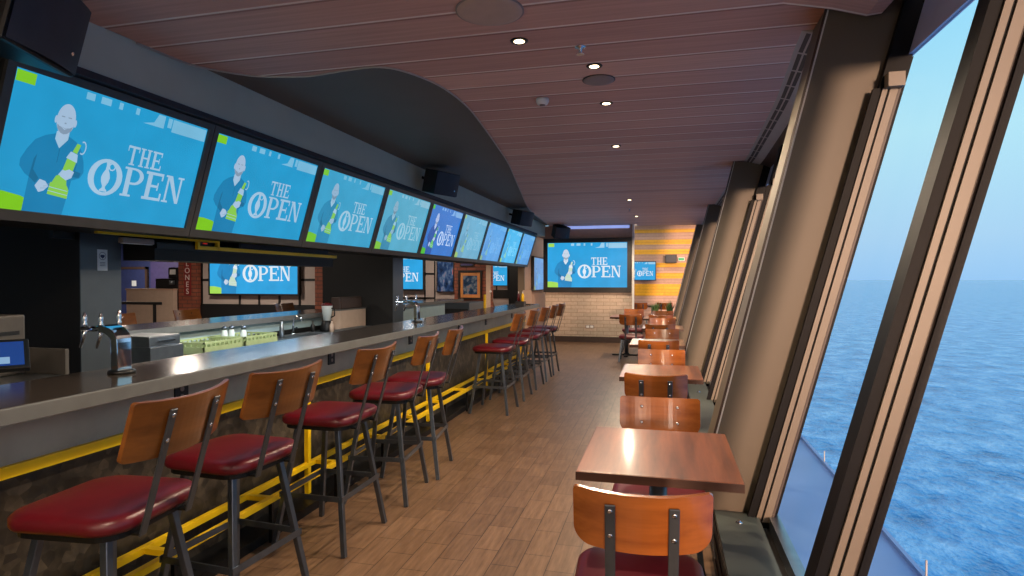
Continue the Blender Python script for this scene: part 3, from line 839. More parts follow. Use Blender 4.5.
# ------------------------------------------------------------------ loudspeakers
def make_speaker(label, loc, rz, tilt_, s=1.0):
    t = thing('loudspeaker', label, 'loudspeaker', loc, (R(tilt_), 0, rz), 'box loudspeakers above the televisions')
    prof = [(-.19, -.13), (-.15, .10), (-.07, .16), (.07, .16), (.15, .10), (.19, -.13)]
    MB().prism([(x*s, y*s) for x, y in prof][::-1], -.13*s, .13*s).build('cabinet', M['black'], t, .014*s)
    g = MB(); n = 12; vs = []
    for z in (-.12*s, .12*s):
        for k in range(n+1):
            a = k/n*2-1; vs.append((a*.182*s, (-.135-.03*(1-a*a))*s, z))
    g.add(vs, [(k, k+1, n+2+k, n+1+k) for k in range(n)], 0, True)
    g.add([(-.182*s, -.13*s, -.12*s), (.182*s, -.13*s, -.12*s), (.182*s, -.13*s, .12*s), (-.182*s, -.13*s, .12*s)], [(0, 1, 2, 3)])
    g.build('front_grille', M['grille'], t)
    MB().bar((0, .1*s, 0), (0, .26*s, .02), .05, .03).build('wall_mount', M['steelblack'], t)
    MB().lathe([(.008, 0), (.008, .004)], (.1*s, -.156*s, -.06*s), 10, mat=Matrix.Rotation(PI/2, 3, 'X')).build('badge', M['bolt'], t)
    return t
make_speaker('black loudspeaker hanging above the first television of the row', (-2.42, 1.78, 2.47), R(112), 14, 1.15)
make_speaker('black loudspeaker above the fourth and fifth televisions', (-2.47, 6.45, 2.545), R(68), 14)
make_speaker('black loudspeaker above the eighth television', (-2.47, 10.5, 2.55), R(68), 14)
make_speaker('black loudspeaker hanging in front of the end wall television corner', (-2.28, 13.5, 2.53), R(40), 20)

# ------------------------------------------------------------------ ceiling fittings
def spot(x, y, e, size=.04, ang=162, col=(1, .80, .58)):
    ld = bpy.data.lights.new('downlight_bulb', 'SPOT'); ld.energy = e; ld.color = col
    ld.shadow_soft_size = size; ld.spot_size = R(ang); ld.spot_blend = .35
    lo = bpy.data.objects.new('downlight_bulb', ld); COL.objects.link(lo); lo.location = (x, y, ZC-.012)
    return lo
def downlight(label, x, y, e=60, z=ZC):
    t = thing('downlight', label, 'ceiling light', (x, y, z), (0, 0, 0), 'recessed downlights in the plank ceiling')
    MB().lathe([(.029, -.003), (.045, -.004), (.048, .0)], n=24).build('trim_ring', M['steelblack'], t)
    MB().lathe([(.028, -.0045), (.018, -.006), (.004, -.0065)], n=24).build('lens', M['lamp'], t)
    l = spot(x, y, e); l.location.z = z-.02
for i, (x, y) in enumerate(((-.74, 3.1), (-.40, 3.57), (-.40, 4.34), (-.44, 5.75), (-.53, 9.67), (-.53, 12.2))):
    downlight('small recessed ceiling light, %s from the near end of the plank ceiling' % SN[i], x, y, 260 if i == 5 else 120)
for i, (x, y) in enumerate(((-.9, .6), (-.3, -1.2))):  # unseen downlights added to brighten the near room
    downlight('added unseen ceiling light above and behind the viewpoint, %s one' % ('nearer' if i == 0 else 'further back'), x, y, 120)
downlight('small bright ceiling light beyond the end wall edge', -.64, 16.2, 50, 3.2)
d = thing('ceiling_speaker', 'large round brown ceiling speaker over the aisle', 'ceiling speaker', (-.79, 2.72, ZC))
MB().lathe([(.155, -.001), (.15, -.008), (.12, -.010), (.01, -.011)], n=40).build('grille', M['discbrown'], d)
MB().lathe([(.160, .0), (.160, -.004), (.151, -.005)], n=40).build('rim', M['discgrey'], d)
d = thing('ceiling_speaker', 'smaller round grey ceiling speaker between two downlights', 'ceiling speaker', (-.40, 3.82, ZC))
MB().lathe([(.098, -.001), (.094, -.008), (.07, -.010), (.01, -.011)], n=40).build('grille', M['discgrey'], d)
MB().lathe([(.102, .0), (.102, -.004), (.094, -.005)], n=40).build('rim', M['baseboard'], d)
d = thing('smoke_detector', 'round white smoke detector on the plank ceiling', 'smoke detector', (-.82, 4.13, ZC))
MB().lathe([(.045, 0), (.045, -.02), (.036, -.038), (.012, -.042)], n=24).build('housing', M['white'], d)
MB().lathe([(.02, -.041), (.02, -.046), (.006, -.048)], n=16).build('sensor', M['discgrey'], d)
for i, (x, y, lb) in enumerate(((-.44, 3.26, 'small ceiling sprinkler near the second downlight'), (-.60, 10.9, 'small ceiling sprinkler near the far downlight'))):
    d = thing('sprinkler', lb, 'sprinkler', (x, y, ZC))
    MB().lathe([(.03, 0), (.03, -.004), (.01, -.006), (.008, -.03)], n=16).build('ceiling_mount', M['bolt'], d)
    MB().lathe([(.004, -.03), (.022, -.038), (.022, -.041)], n=12).build('deflector', M['chrome'], d)
d = thing('security_camera', 'small dome camera under the ceiling beyond the end wall', 'camera', (-.22, 15.0, 3.2))
MB().lathe([(.09, 0), (.09, -.06), (.07, -.08)], n=20).build('mount', M['white'], d)
MB().lathe([(.07, -.08), (.062, -.12), (.035, -.15), (.008, -.16)], n=20).build('dome', M['black'], d)
# glowing lavender strip along the top of the end wall
d = thing('glow_strip', 'lavender glowing strip above the end wall television', 'light strip', (-1.6, 13.95, 2.66))
MB().box(-.86, .86, -.02, .03, -.012, .03).build('channel', M['ventgrey'], d)
MB().box(-.84, .84, -.035, -.02, -.045, .024).build('strip_face', M['cove'], d, .006)

# end wall outlet
d = thing('wall_outlet', 'white double outlet low on the whitewashed brick end wall', 'outlet', (-1.66, 13.996, .36))
MB().box(-.10, .10, -.012, 0, -.04, .04).build('plate', M['discgrey'], d, .004)
g = MB(); g.box(-.08, -.015, -.016, -.011, -.025, .025); g.box(.015, .08, -.016, -.011, -.025, .025); g.build('socket_frame', M['white'], d)

# ------------------------------------------------------------------ beer towers
def beer_tower(label, y):
    t = thing('beer_tap_tower', label, 'beer tap', (-2.285, y, 1.04), (0, 0, 0), 'chrome beer towers on the bar'); t.scale = (.86, .86, .92)
    # broad curved band rising from the counter and bending back over the bartender side
    path = []
    for k in range(15):
        u = k/14
        if u < .45: path.append((.0-.01*u, .0+u/.45*.155))
        else:
            a = (u-.45)/.55*PI/2
            path.append((-.0045-.115*(1-math.cos(a)), .155+.075*math.sin(a)))
    mb = MB(); vs = []; n = len(path)
    for side in (0, 1):
        for k, (x, z) in enumerate(path):
            kk = min(k+1, n-1); k0 = max(k-1, 0)
            dx, dz = path[kk][0]-path[k0][0], path[kk][1]-path[k0][1]; l = math.hypot(dx, dz)
            nx, nz = dz/l, -dx/l
            th = .0 if side == 0 else -.045+.012*k/n
            for w in (-.042, .042): vs.append((x+nx*th, w*(1+.12*k/n), z+nz*th))
    fs = []
    for k in range(n-1):
        a = 2*k; fs.append((a, a+1, a+3, a+2)); b2 = 2*n+2*k; fs.append((b2, b2+2, b2+3, b2+1))
        fs.append((a, a+2, b2+2, b2)); fs.append((a+1, b2+1, b2+3, a+3))
    fs += [(0, 2*n, 2*n+1, 1), (2*n-2, 2*n-1, 4*n-1, 4*n-2)]
    mb.add(vs, fs, 0, False)
    mb.build('column', M['chrome'], t, .004)
    MB().lathe([(.062, 0), (.062, .012), (.05, .018)], (-.022, 0, 0), 24).build('base_flange', M['black'], t)
    MB().tube([(-.10, 0, .212), (-.27, 0, .205)], .014, 12).build('manifold', M['chrome'], t)
    for i, x in enumerate((-.035, -.15, -.255)):
        f = MB(); z = .232 if i == 0 else .218
        f.lathe([(.011, 0), (.013, .012), (.008, .02), (.013, .034), (.010, .05), (.006, .062), (.003, .07)], (x, 0, z), 14)
        tp = f.build('tap_handle', M['chrome'], t)
        if i:
            s = MB().tube([(x, 0, .205), (x-.008, 0, .17), (x-.03, 0, .115)], [.011, .009, .007], 10)
            s.build('spout', M['chrome'], tp)
    return t
beer_tower('chrome beer tap tower nearer along the bar, before the first pillar', 2.15)
beer_tower('chrome beer tap tower further along the bar, past the second pillar', 5.42)

# ------------------------------------------------------------------ back bar
bc = thing('back_bar_counter', 'second bar counter with a pale teal inner face', 'bar', (-4.4, 0, 0))
for a, b2 in ((3.4, 7.42), (7.85, 12.2)):
    MB().box(-.15, .20, a, b2, 0, .985).build('body', M['teal'], bc)
    MB().box(-.32, .27, a, b2, .985, 1.04).build('countertop', M['counter'], bc, .004)
    MB().box(.27, .275, a, b2, .985, 1.04).build('front_edge', M['counteredge'], bc)
wk = thing('work_counter', 'stainless work counter below the back bar', 'counter', (-3.9, 0, 0))
MB().box(-.29, .25, 3.4, 7.4, .78, .82).build('worktop', M['stainless'], wk, .004)
MB().box(-.27, .20, 3.45, 7.35, .08, .78).build('cabinet', M['steelblack'], wk)
MB().box(-.29, -.275, 3.4, 7.4, .82, .875).build('backsplash', M['black'], wk)
for y in (3.6, 5.4, 7.2):
    MB().box(.14, .18, y, y+.04, 0, .08).build('leg', M['stainless'], wk)
ib = thing('ice_bin', 'stainless ice bin with grey lid beside the green crates', 'ice bin', (-3.9, 3.86, .8215))
MB().box(-.2, .2, -.16, .16, 0, .12).build('body', M['stainless'], ib, .006)
MB().box(-.19, .18, -.15, .15, .12, .20).build('lid', M['stainless'], ib, .01)
MB().bar((.19, -.08, .16), (.19, .08, .16), .012, .012).build('handle', M['chrome'], ib)
def crate(label, x, y, rz):
    t = thing('plastic_crate', label, 'crate', (x, y, .8215), (0, 0, rz), 'green glass crates')
    mb = MB()
    W, D, H = .24, .19, .11
    mb.box(-W, W, -D, D, 0, .012)
    for a in ((-W, W, -D, -D+.012), (-W, W, D-.012, D), (-W, -W+.012, -D, D), (W-.012, W, -D, D)):
        mb.box(*a, 0, .07); mb.box(*a, .095, H)
    for k in range(9):
        x0 = -W+.03+k*(2*W-.06)/8
        for yy in (-D, D-.012): mb.box(x0-.008, x0+.008, yy, yy+.012, .07, .095)
    for k in range(7):
        y0 = -D+.03+k*(2*D-.06)/6
        for xx in (-W, W-.012): mb.box(xx, xx+.012, y0-.008, y0+.008, .07, .095)
    for k in range(1, 5):
        x0 = -W+k*2*W/5; mb.box(x0-.003, x0+.003, -D, D, .012, .085)
    mb.build('crate_lattice', M['green'], t)
    return t
crate('pale green plastic glass crate, nearer the ice bin', -3.84, 4.42, R(90))
crate('pale green plastic glass crate holding the glass shakers', -3.86, 4.95, R(90))
def shaker(label, x, y, z=.835):
    t = thing('glass_shaker', label, 'shaker', (x, y, z), (0, 0, 0), 'glass shakers in the green crate')
    MB().lathe([(.024, 0), (.028, .01), (.028, .12), (.022, .14), (.02, .15)], n=16).build('body', M['glasslike'], t)
    MB().lathe([(.023, .15), (.023, .17), (.012, .185), (.004, .188)], n=16).build('lid', M['steel'], t)
    return t
for k, (x, y) in enumerate(((-3.93, 4.758), (-3.93, 4.854), (-3.80, 4.854))):
    shaker('clear shaker with metal lid, %s in the green crate' % SN[k], x, y)
def bottle(label, x, y, z, m, h=.16, r=.025, group='small bottles on the work counter'):
    t = thing('bottle', label, 'bottle', (x, y, z), (0, 0, 0), group)
    MB().lathe([(r, 0), (r, h*.6), (r*.4, h*.78), (r*.4, h*.95)], n=14).build('body', m, t)
    MB().lathe([(r*.45, h*.95), (r*.45, h), (r*.2, h*1.01)], n=10).build('cap', M['black'], t)
bottle('small silver bottle standing by the tap on the work counter', -4.02, 5.75, .8215, M['stainless'], .19)
bottle('small dark bottle past the sink on the work counter', -4.02, 6.35, .8215, M['black'], .14)
bottle('small pale bottle past the sink on the work counter', -3.80, 6.40, .8215, M['beige'], .15)
sk = thing('faucet', 'chrome gooseneck faucet over the back bar sink', 'faucet', (-4.06, 6.02, .8215))
MB().tube([(0, 0, 0), (0, 0, .16), (.02, 0, .20), (.06, 0, .215), (.10, 0, .20), (.11, 0, .16)], .011, 10).build('spout', M['chrome'], sk)
MB().lathe([(.026, 0), (.022, .02), (.014, .03)], n=16).build('base', M['chrome'], sk)
MB().bar((0, .0, .06), (.01, .06, .085), .012, .01).build('lever', M['chrome'], sk)
bn = thing('sink_basin', 'shallow stainless sink basin in front of the faucet', 'sink', (-3.86, 6.0, .8215))
g = MB(); g.box(-.16, .16, -.26, -.25, 0, .02); g.box(-.16, .16, .25, .26, 0, .02); g.box(-.16, -.15, -.26, .26, 0, .02); g.box(.15, .16, -.26, .26, 0, .02)
g.build('rim', M['stainless'], bn); MB().box(-.15, .15, -.25, .25, 0.0, .004).build('bowl', M['steel'], bn)
bd = thing('blender', 'dark blender with a red base in front of the second pillar', 'blender', (-3.97, 6.58, .8215))
MB().lathe([(.08, 0), (.085, .02), (.06, .12), (.05, .13)], n=20).build('motor_base', M['steelblack'], bd)
MB().lathe([(.045, .13), (.065, .30), (.065, .31)], n=20).build('jar', M['glasslike'], bd)
MB().lathe([(.067, .31), (.06, .335), (.02, .345)], n=20).build('lid', M['red'], bd)
MB().tube([(.06, 0, .28), (.10, 0, .27), (.10, 0, .19), (.055, 0, .17)], .009, 8).build('handle', M['black'], bd)
sp_l = thing('splash_panel', 'beige low splash panel at the end of the work counter before the pillar', 'panel', (-3.95, 7.06, .8215))
MB().box(-.07, .07, -.33, .33, 0, .24).build('panel', M['beige'], sp_l, .004)
MB().box(-.075, .075, -.335, .335, .24, .255).build('cap', M['counteredge'], sp_l)
mb_ = thing('menu_box', 'dark brown box standing on the beige splash panel', 'box', (-3.95, 7.02, 1.078))
MB().box(-.06, .06, -.28, .28, 0, .15).build('body', M['baseboard'], mb_, .008)
MB().box(.06, .066, -.25, .25, .015, .135).build('front_panel', M['discdark'], mb_)
dr = thing('drain_tray', 'stainless drain tray beside the blender on the work counter', 'tray', (-3.76, 6.85, .8215))
MB().box(-.1, .1, -.36, .36, 0, .02).build('tray', M['stainless'], dr, .004)
g = MB()
for k in range(12): g.box(-.085, .085, -.33+k*.058, -.31+k*.058, .02, .026)
g.build('grate', M['stainless'], dr)
# overhead rack with yellow steel edges
rk = thing('overhead_rack', 'black overhead shelf with yellow steel edges above the back bar', 'shelf', (-3.42, 0, 0))
MB().box(-.16, .12, 3.36, 5.62, 1.66, 1.70).build('lower_shelf', M['black'], rk)
MB().box(-.16, .10, 3.36, 5.62, 1.58, 1.66).build('valance', M['wallblack'], rk)
MB().box(-.16, -.13, 2.85, 5.62, 1.70, 1.80).build('rear_panel', M['black'], rk)
MB().box(.12, .145, 3.72, 5.62, 1.668, 1.695).build('lower_edge', M['yellow'], rk)
MB().box(.12, .145, 2.9, 3.90, 1.725, 1.75).build('upper_edge', M['yellow'], rk)
MB().box(.12, .145, 3.70, 3.722, 1.668, 1.735).build('edge_post', M['yellow'], rk)
MB().box(.12, .145, 3.90, 3.922, 1.668, 1.75).build('edge_post', M['yellow'], rk)
sb = thing('sound_bar', 'long black sound bar lying on the overhead rack', 'sound bar', (-3.36, 4.9, 1.7015))
MB().box(-.06, .05, -.72, .62, 0, .05).build('body', M['bezel'], sb, .006)
MB().box(.05, .054, -.70, .60, .006, .044).build('front_grille', M['grille'], sb)
ck = thing('digital_clock', 'small black clock with red digits in the yellow frame', 'clock', (-3.33, 3.81, 1.7015))
MB().box(-.02, .02, -.075, .075, 0, .05).build('case', M['black'], ck, .003)
g = MB()
for z in (.012, .026): g.box(.02, .022, -.022, .022, z, z+.006)
g.build('digit_text', M['redletter'], ck)
lb = thing('linear_lamp', 'slim grey lamp fixed under the bulkhead near the first pillar', 'lamp', (-3.3, 3.20, 1.715))
MB().box(-.02, .02, -.12, .12, -.035, 0).build('housing', M['discgrey'], lb, .004)
MB().box(-.014, .014, -.11, .11, -.038, -.034).build('strip_face', M['white'], lb)

# notice on the first pillar
nt_ = thing('notice', 'white paper notice with a dark emblem on the first pillar', 'notice', (-3.511, 3.14, 1.575))
MB().box(0, .002, -.036, .036, -.068, .068).build('sheet', M['paper'], nt_)
g = MB()
def yz(pts): g.add([(.0026, p[0]*.8, p[1]*.75) for p in pts], [tuple(range(len(pts)))])
yz([(-.018, .045), (.018, .045), (.02, .03), (0, .012), (-.02, .03)])
for p in ring(0, .035, .032, .034, .004, .004, 0, 360, 20): yz(p)
for z in (-.02, -.032, -.046): yz([(-.024, z), (.024, z), (.024, z-.004), (-.024, z-.004)])
g.build('emblem_print', M['blue'], nt_)

# point-of-sale station at the near end
ps = thing('service_shelf', 'grey stainless service shelf behind the bar at its near end', 'shelf', (-2.9, 1.9, 0))
MB().box(-.45, .20, -1.2, .52, .94, .97).build('shelf_top', M['stainless'], ps, .004)
MB().box(-.40, .17, -1.1, .48, 0, .94).build('cabinet', M['steelblack'], ps)
MB().box(-.30, -.02, .50, .52, .97, 1.10).build('end_panel', M['equip'], ps, .003)
pm = thing('touchscreen_monitor', 'dark touchscreen monitor with blue display on the service shelf', 'monitor', (-2.88, 1.98, .9715), (0, 0, R(55)))
rx = Matrix.Rotation(R(-52), 4, 'X')
MB().box(-.17, .17, -.012, .012, 0, .19, mat=Matrix.Translation((0, -.06, .08)) @ rx).build('case', M['black'], pm, .006)
MB().box(-.15, .15, -.0145, -.012, .02, .17, mat=Matrix.Translation((0, -.06, .08)) @ rx).build('display', M['posblue'], pm)
g = MB(); g.box(-.14, .10, -.0165, -.0145, .03, .07, mat=Matrix.Translation((0, -.06, .08)) @ rx); g.build('display_window_print', M['poswhite'], pm)
MB().box(-.06, .06, -.02, .10, 0, .02).build('base', M['black'], pm, .004)
MB().bar((0, .04, .01), (0, .03, .14), .05, .02).build('stand', M['black'], pm)
bx = thing('receipt_printer', 'grey box printer standing behind the touchscreen', 'printer', (-3.27, 2.25, .9715), (0, 0, R(10)))
MB().box(-.12, .12, -.13, .13, 0.0, .30).build('body', M['equip'], bx, .012)
MB().box(.12, .124, -.09, .09, .2, .22).build('paper_slot', M['black'], bx)

# stools behind the back bar
for k, (x, y) in enumerate(((-5.35, 4.55), (-5.38, 5.15), (-5.35, 6.2), (-5.4, 8.2))):
    dup(stool, (x, y, 0), (0, 0, -PI/2+R((8, -10, 5, 0)[k])), 'wood-backed stool behind the back bar, %s from the first pillar' % SN[k], 'stools behind the back bar')
# railing and low partition in the back room
rg = thing('railing', 'black metal railing in the back room by the brick pier', 'railing', (-9.6, 9.3, 0))
MB().box(-1.6, .55, -.02, .02, .98, 1.03).build('top_rail', M['black'], rg)
for x in (-1.4, -.5, .4): MB().box(x-.02, x+.02, -.02, .02, 0, .98).build('post', M['black'], rg)
lp = thing('low_partition', 'pinkish low partition in front of the navy wall', 'partition', (-9.75, 9.8, 0))
MB().box(-.62, .5, 0, .1, 0, 1.24).build('panel', M['beige'], lp)
MB().box(-.64, .5, -.01, .11, 1.24, 1.27).build('cap', M['picbrown'], lp)
cm = thing('coffee_machine', 'dark coffee machine with a white panel on the low partition counter', 'coffee machine', (-9.55, 10.15, 1.27))
MB().box(-.35, .2, -.12, .15, 0, .20).build('body', M['black'], cm, .02)
MB().box(-.02, .2, -.14, .12, .20, .42).build('tower', M['steelblack'], cm, .02)
MB().box(.02, .16, -.145, -.14, .28, .38).build('panel', M['white'], cm)
MB().tube([(.09, -.16, .08), (.09, -.16, .16)], .05, 14).build('spout', M['stainless'], cm)
cs = thing('side_counter', 'dark side counter carrying the coffee machine', 'counter', (-9.6, 10.15, 0))
MB().box(-.7, .4, -.22, .3, 0, 1.23).build('body', M['steelblack'], cs)
MB().box(-.72, .42, -.22, .3, 1.23, 1.27).build('top', M['baseboard'], cs)
dd = thing('door_1', None, None, (-13.5, 12.95, 0)); dd['kind'] = 'structure'
if 'category' in dd: del dd['category']
MB().box(-.42, .42, -.02, .03, 0, 1.72).build('leaf', M['blue'], dd)
g = MB(); g.box(-.48, -.42, -.03, .03, 0, 1.78); g.box(.42, .48, -.03, .03, 0, 1.78); g.box(-.48, .48, -.03, .03, 1.72, 1.78); g.build('frame', M['baseboard'], dd)
MB().box(.0, .14, -.024, -.02, 1.28, 1.42).build('door_sign', M['paper'], dd)

def text_mesh(name, body, size, mat, parent, loc, rot, ext=.004):
    cu = bpy.data.curves.new(name, 'FONT'); cu.body = body; cu.size = size; cu.extrude = ext; cu.align_x = 'CENTER'
    tmp = bpy.data.objects.new(name+'_tmp', cu)
    COL.objects.link(tmp); bpy.context.view_layer.update()
    me = bpy.data.meshes.new_from_object(tmp.evaluated_get(bpy.context.evaluated_depsgraph_get()))
    bpy.data.objects.remove(tmp); bpy.data.curves.remove(cu)
    me.name = name; me.materials.clear(); me.materials.append(mat)
    o = bpy.data.objects.new(name, me); COL.objects.link(o); o.parent = parent; o.location = loc; o.rotation_euler = rot
    return o
vs_ = thing('vertical_sign', 'narrow red banner with vertical white letters on the brick pier', 'sign', (-9.0, 9.895, 1.42))
MB().box(-.08, .08, -.01, 0, -.28, .60).build('board', plain('dark_red_banner', (120, 30, 26), .6), vs_)
for k, ch in enumerate('SENOLC'):
    text_mesh('letter', ch, .15, M['letterwhite'], vs_, (0, -.011, -.25+k*.135), (PI/2, 0, 0), .002)
def framed(name, label, cat, x0, x1, z0, z1, y, fw, mat_in, mat_mat=None, mw=.0):
    cx, cz = (x0+x1)/2, (z0+z1)/2; W, H = (x1-x0)/2, (z1-z0)/2
    t = thing(name, label, cat, (cx, y, cz))
    g = MB(); g.box(-W, -W+fw, -.03, 0, -H, H); g.box(W-fw, W, -.03, 0, -H, H); g.box(-W+fw, W-fw, -.03, 0, H-fw, H); g.box(-W+fw, W-fw, -.03, 0, -H, -H+fw)
    g.build('frame', M['frameblack'], t)
    if mat_mat: MB().box(-W+fw, W-fw, -.014, -.002, -H+fw, H-fw).build('mat_board', mat_mat, t)
    MB().box(-W+fw+mw, W-fw-mw, -.018, -.004, -H+fw+mw, H-fw-mw).build('print', mat_in, t)
    return t
framed('framed_picture', 'framed dark picture with an orange mat on the red brick wall', 'picture', -4.48, -3.92, 1.0, 1.65, 12.9, .045, M['art'], M['goldmat'], .07)
framed('small_sign', 'small purple framed sign above the framed picture', 'sign', -4.44, -4.12, 1.74, 1.90, 12.9, .02, M['purple'])
framed('light_poster', 'tall backlit blue and orange poster in a white edged frame', 'poster', -5.02, -4.60, 1.16, 2.05, 12.96, .02, M['neon'])
# menu stand, napkin caddy and pour stick at the far bar end
ms = thing('menu_stand', 'pale menu card stand at the far end of the bar', 'menu stand', (-2.15, 9.6, 1.04))
MB().box(-.06, .06, -.06, .06, 0, .015).build('base', M['black'], ms)
MB().box(-.07, .07, -.004, .004, .015, .24, mat=Matrix.Rotation(R(10), 4, 'X')).build('card', M['beige'], ms)
cdy = thing('condiment_caddy', 'dark condiment caddy beside the menu stand on the bar end', 'caddy', (-2.1, 8.9, 1.04))
MB().box(-.07, .07, -.06, .06, 0, .08).build('tray', M['black'], cdy, .008)
MB().tube([(0, -.05, .08), (0, -.05, .17), (0, .05, .17), (0, .05, .08)], .005, 8).build('handle', M['steelblack'], cdy)
for k, (dx, m) in enumerate(((-.032, M['red']), (.032, M['yellow']))):
    t = thing('sauce_bottle', ['red sauce bottle standing in the condiment caddy', 'yellow mustard bottle standing in the condiment caddy'][k], 'bottle', (-2.1+dx, 8.9, 1.121), (0, 0, 0))
    MB().lathe([(.022, 0), (.022, .09), (.01, .12)], n=12).build('body', m, t); MB().lathe([(.01, .12), (.004, .15)], n=10).build('nozzle', M['white'], t)
tap = thing('tap_lever', 'slim wooden tap lever with a white knob rising past the bar', 'tap handle', (-2.42, 8.55, 1.04))
MB().tube([(0, 0, 0), (-.05, 0, .22)], [.012, .008], 10).build('lever', M['stoolwood'], tap)
MB().lathe([(.004, -.018), (.018, -.006), (.018, .006), (.004, .018)], (-.052, 0, .235), 12).build('knob', M['white'], tap)
sg = thing('service_cabinet', 'dark grey cabinet with a yellow post past the second beer tower', 'cabinet', (-3.1, 9.2, 0))
MB().box(-.2, .2, -.35, .5, 0, 1.09).build('body', M['pillarside'], sg, .008)
MB().box(.2, .23, .42, .46, 0, 1.20).build('post', M['yellow'], sg)
MB().box(-.19, .19, -.37, -.35, .1, 1.0).build('door', M['bezel'], sg)

# ------------------------------------------------------------------ far area beyond the end wall
bs = thing('wall_loudspeaker', 'black box loudspeaker on the yellow striped far wall', 'loudspeaker', (.19, 17.985, 2.04))
MB().box(-.16, .16, -.22, 0, -.12, .12).build('cabinet', M['black'], bs, .01)
MB().box(-.14, .14, -.226, -.22, -.10, .10).build('front_grille', M['grille'], bs)
ex = thing('exit_sign', 'small green lit sign beside the far wall loudspeaker', 'sign', (.48, 17.985, 2.03))
MB().box(-.09, .09, -.05, 0, -.05, .05).build('case', M['white'], ex)
MB().box(-.075, .075, -.053, -.05, -.035, .035).build('lit_panel', M['exit'], ex)
def high_chair(label, x, y):
    o = dup(chair, (x, y, 0), (0, 0, 0), label, 'chairs beyond the end wall'); return o
high_chair('wooden chair standing beyond the end wall below the small far television', -.62, 16.6)
high_chair('wooden chair beyond the end wall behind the grassy planters', .02, 16.7)
o = dup(tb, (-.3, 17.1, 0)); tag(o, 'table beyond the end wall below the striped wall', 'table', 'tables along the windows')
pt = thing('planter_box', 'terracotta planter box beyond the last window table', 'planter', (-.02, 14.9, 0))
MB().box(-.34, .34, -.14, .14, 0, .62).build('box', M['terracotta'], pt, .01)
MB().box(-.31, .31, -.11, .11, .6, .63).build('soil', M['baseboard'], pt)
for k, (x, lb) in enumerate(((-.18, 'grassy green plant in the planter, nearer the end wall'), (.16, 'grassy green plant in the planter, nearer the windows'))):
    g = MB()
    for j in range(70):
        a = random.uniform(0, 2*PI); l = random.uniform(.18, .34); sp_ = random.uniform(.02, .20)
        p0 = Vector((random.uniform(-.05, .05), random.uniform(-.05, .05), 0)); p2 = p0+Vector((math.cos(a)*sp_, math.sin(a)*sp_, l)); p1 = (p0+p2)/2+Vector((0, 0, .04))
        sd = Vector((-math.sin(a), math.cos(a), 0))*.008
        g.add([p0-sd, p0+sd, p1+sd, p2, p1-sd], [(0, 1, 2, 4), (4, 2, 3)])
    o = g.build('grass_plant', M['leaf'], None, loc=(-.02+x, 14.9, .63)); tag(o, lb, 'plant', 'planter grasses')

# ------------------------------------------------------------------ outside
sea = MB().add([(-30000, -30000, 0), (30000, -30000, 0), (30000, 30000, 0), (-30000, 30000, 0)], [(0, 1, 2, 3)]).build('sea', M['sea'], None, loc=(0, 0, -17))
struct(sea, 'calm blue sea to the horizon')
dk = thing('lower_deck', 'pale blue lower deck edge outside below the windows', 'deck', (0, 0, -1.6))
MB().box(.52, 2.6, -6, 16, -.2, 0).build('deck_plate', M['deck'], dk)
MB().box(2.55, 2.6, -6, 16, 0, .05).build('coaming', M['deck'], dk)
for y in (4.9, 6.9, 8.9, 10.9, 12.9):
    MB().box(2.57, 2.585, y-.008, y+.008, .05, .22).build('stanchion', M['ventgrey'], dk)

# ------------------------------------------------------------------ light
w = bpy.data.worlds.new('dusk_sky'); S.world = w; w.use_nodes = True
nt = w.node_tree; bg = nt.nodes['Background']
tc = nt.nodes.new('ShaderNodeTexCoord'); sp = nt.nodes.new('ShaderNodeSeparateXYZ'); nt.links.new(tc.outputs['Generated'], sp.inputs[0])
mr = nt.nodes.new('ShaderNodeMapRange'); mr.inputs['From Min'].default_value = -.1; mr.inputs['From Max'].default_value = .9
nt.links.new(sp.outputs[2], mr.inputs['Value'])
skyc = ramp(nt, mr.outputs[0], [(.0, lin((120, 176, 226))), (.095, lin((150, 196, 236))), (.16, lin((168, 208, 236))), (.30, lin((178, 226, 240))), (.5, lin((140, 214, 246))), (.9, lin((70, 150, 215)))])
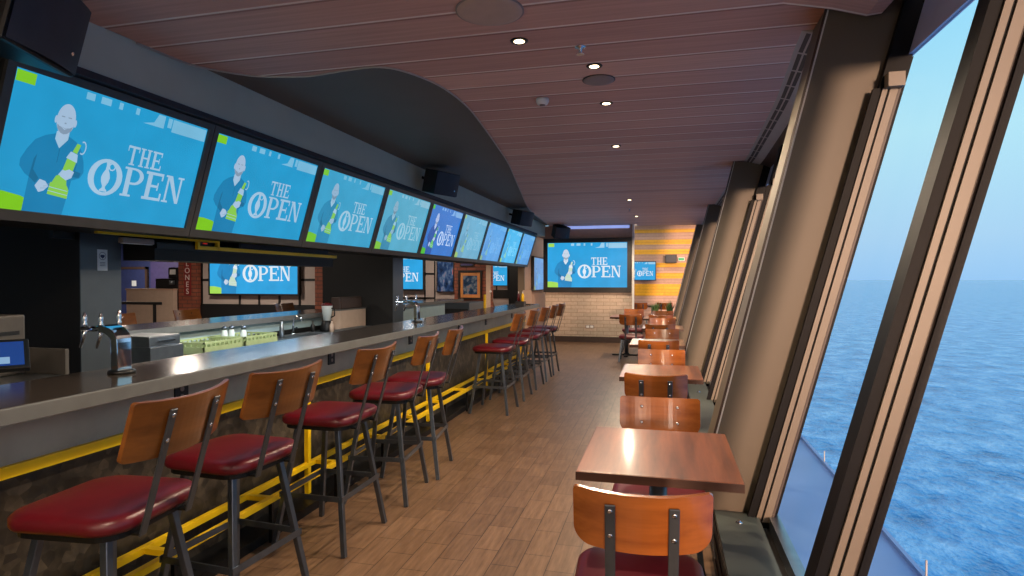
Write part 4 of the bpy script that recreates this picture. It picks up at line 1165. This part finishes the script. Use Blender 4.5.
# sunset glow behind the viewpoint
vd = nt.nodes.new('ShaderNodeVectorMath'); vd.operation = 'DOT_PRODUCT'; vd.inputs[1].default_value = Vector((.38, -1, .08)).normalized()
nt.links.new(tc.outputs['Generated'], vd.inputs[0])
gl = ramp(nt, vd.outputs['Value'], [(.55, (0, 0, 0, 1)), (1.0, (2.6, 1.45, .85, 1))])
ad = mix(nt, skyc, gl, 1.0, 'ADD')
nt.links.new(ad, bg.inputs['Color']); bg.inputs['Strength'].default_value = 1.12
sd = bpy.data.lights.new('low_sun', 'SUN'); sd.energy = 4.2; sd.color = (1, .62, .40); sd.angle = R(7)
so = bpy.data.objects.new('low_sun', sd); COL.objects.link(so)
so.rotation_euler = Vector((-.33, 1, -.06)).to_track_quat('-Z', 'Y').to_euler()
# added fill lights without fixtures for the back bar and other dark areas
def area(name, loc, size, e, col):
    ld = bpy.data.lights.new(name, 'AREA'); ld.energy = e; ld.color = col; ld.size = size
    o = bpy.data.objects.new(name, ld); COL.objects.link(o); o.location = loc; return o
for x, y, e in ((-7.5, 8.2, 60), (-12.6, 11.6, 90), (-5.0, 11.6, 35), (-4.7, 15.5, 20), (-3.35, 13.3, 12), (-5.4, 5.5, 25)):
    area('back_room_fill', (x, y, 2.46), .3, e, (1, .84, .68))  # unseen sources added to lift the dark back room
for x, y, z, e in ((-1.4, -2.4, 1.9, 26), (-1.8, -.9, 2.2, 26)):
    ld = bpy.data.lights.new('back_fill', 'POINT'); ld.energy = e; ld.color = (1, .82, .66); ld.shadow_soft_size = .25  # fill added behind the viewpoint to brighten the interior
    o = bpy.data.objects.new('back_fill', ld); COL.objects.link(o); o.location = (x, y, z)
for y in (4.2, 5.3):
    l = area('rack_fill', (-3.45, y, 1.565), .10, 13, (.86, .95, 1)); l.data.shape = 'RECTANGLE'; l.data.size_y = 1.0  # fill added under the rack to brighten the work counter
area('far_room_fill', (-.2, 16.4, 3.15), .4, 32, (1, .82, .6))  # fill added for the area beyond the end wall

vs = S.view_settings
S.display_settings.display_device = 'sRGB'
vs.view_transform = 'Standard'; vs.look = 'None'; vs.exposure = 0.0; vs.gamma = 1.0; vs.use_curve_mapping = False
S.cycles.use_denoising = True
S.cycles.max_bounces = 8; S.cycles.transparent_max_bounces = 12
S.cycles.sample_clamp_indirect = 4
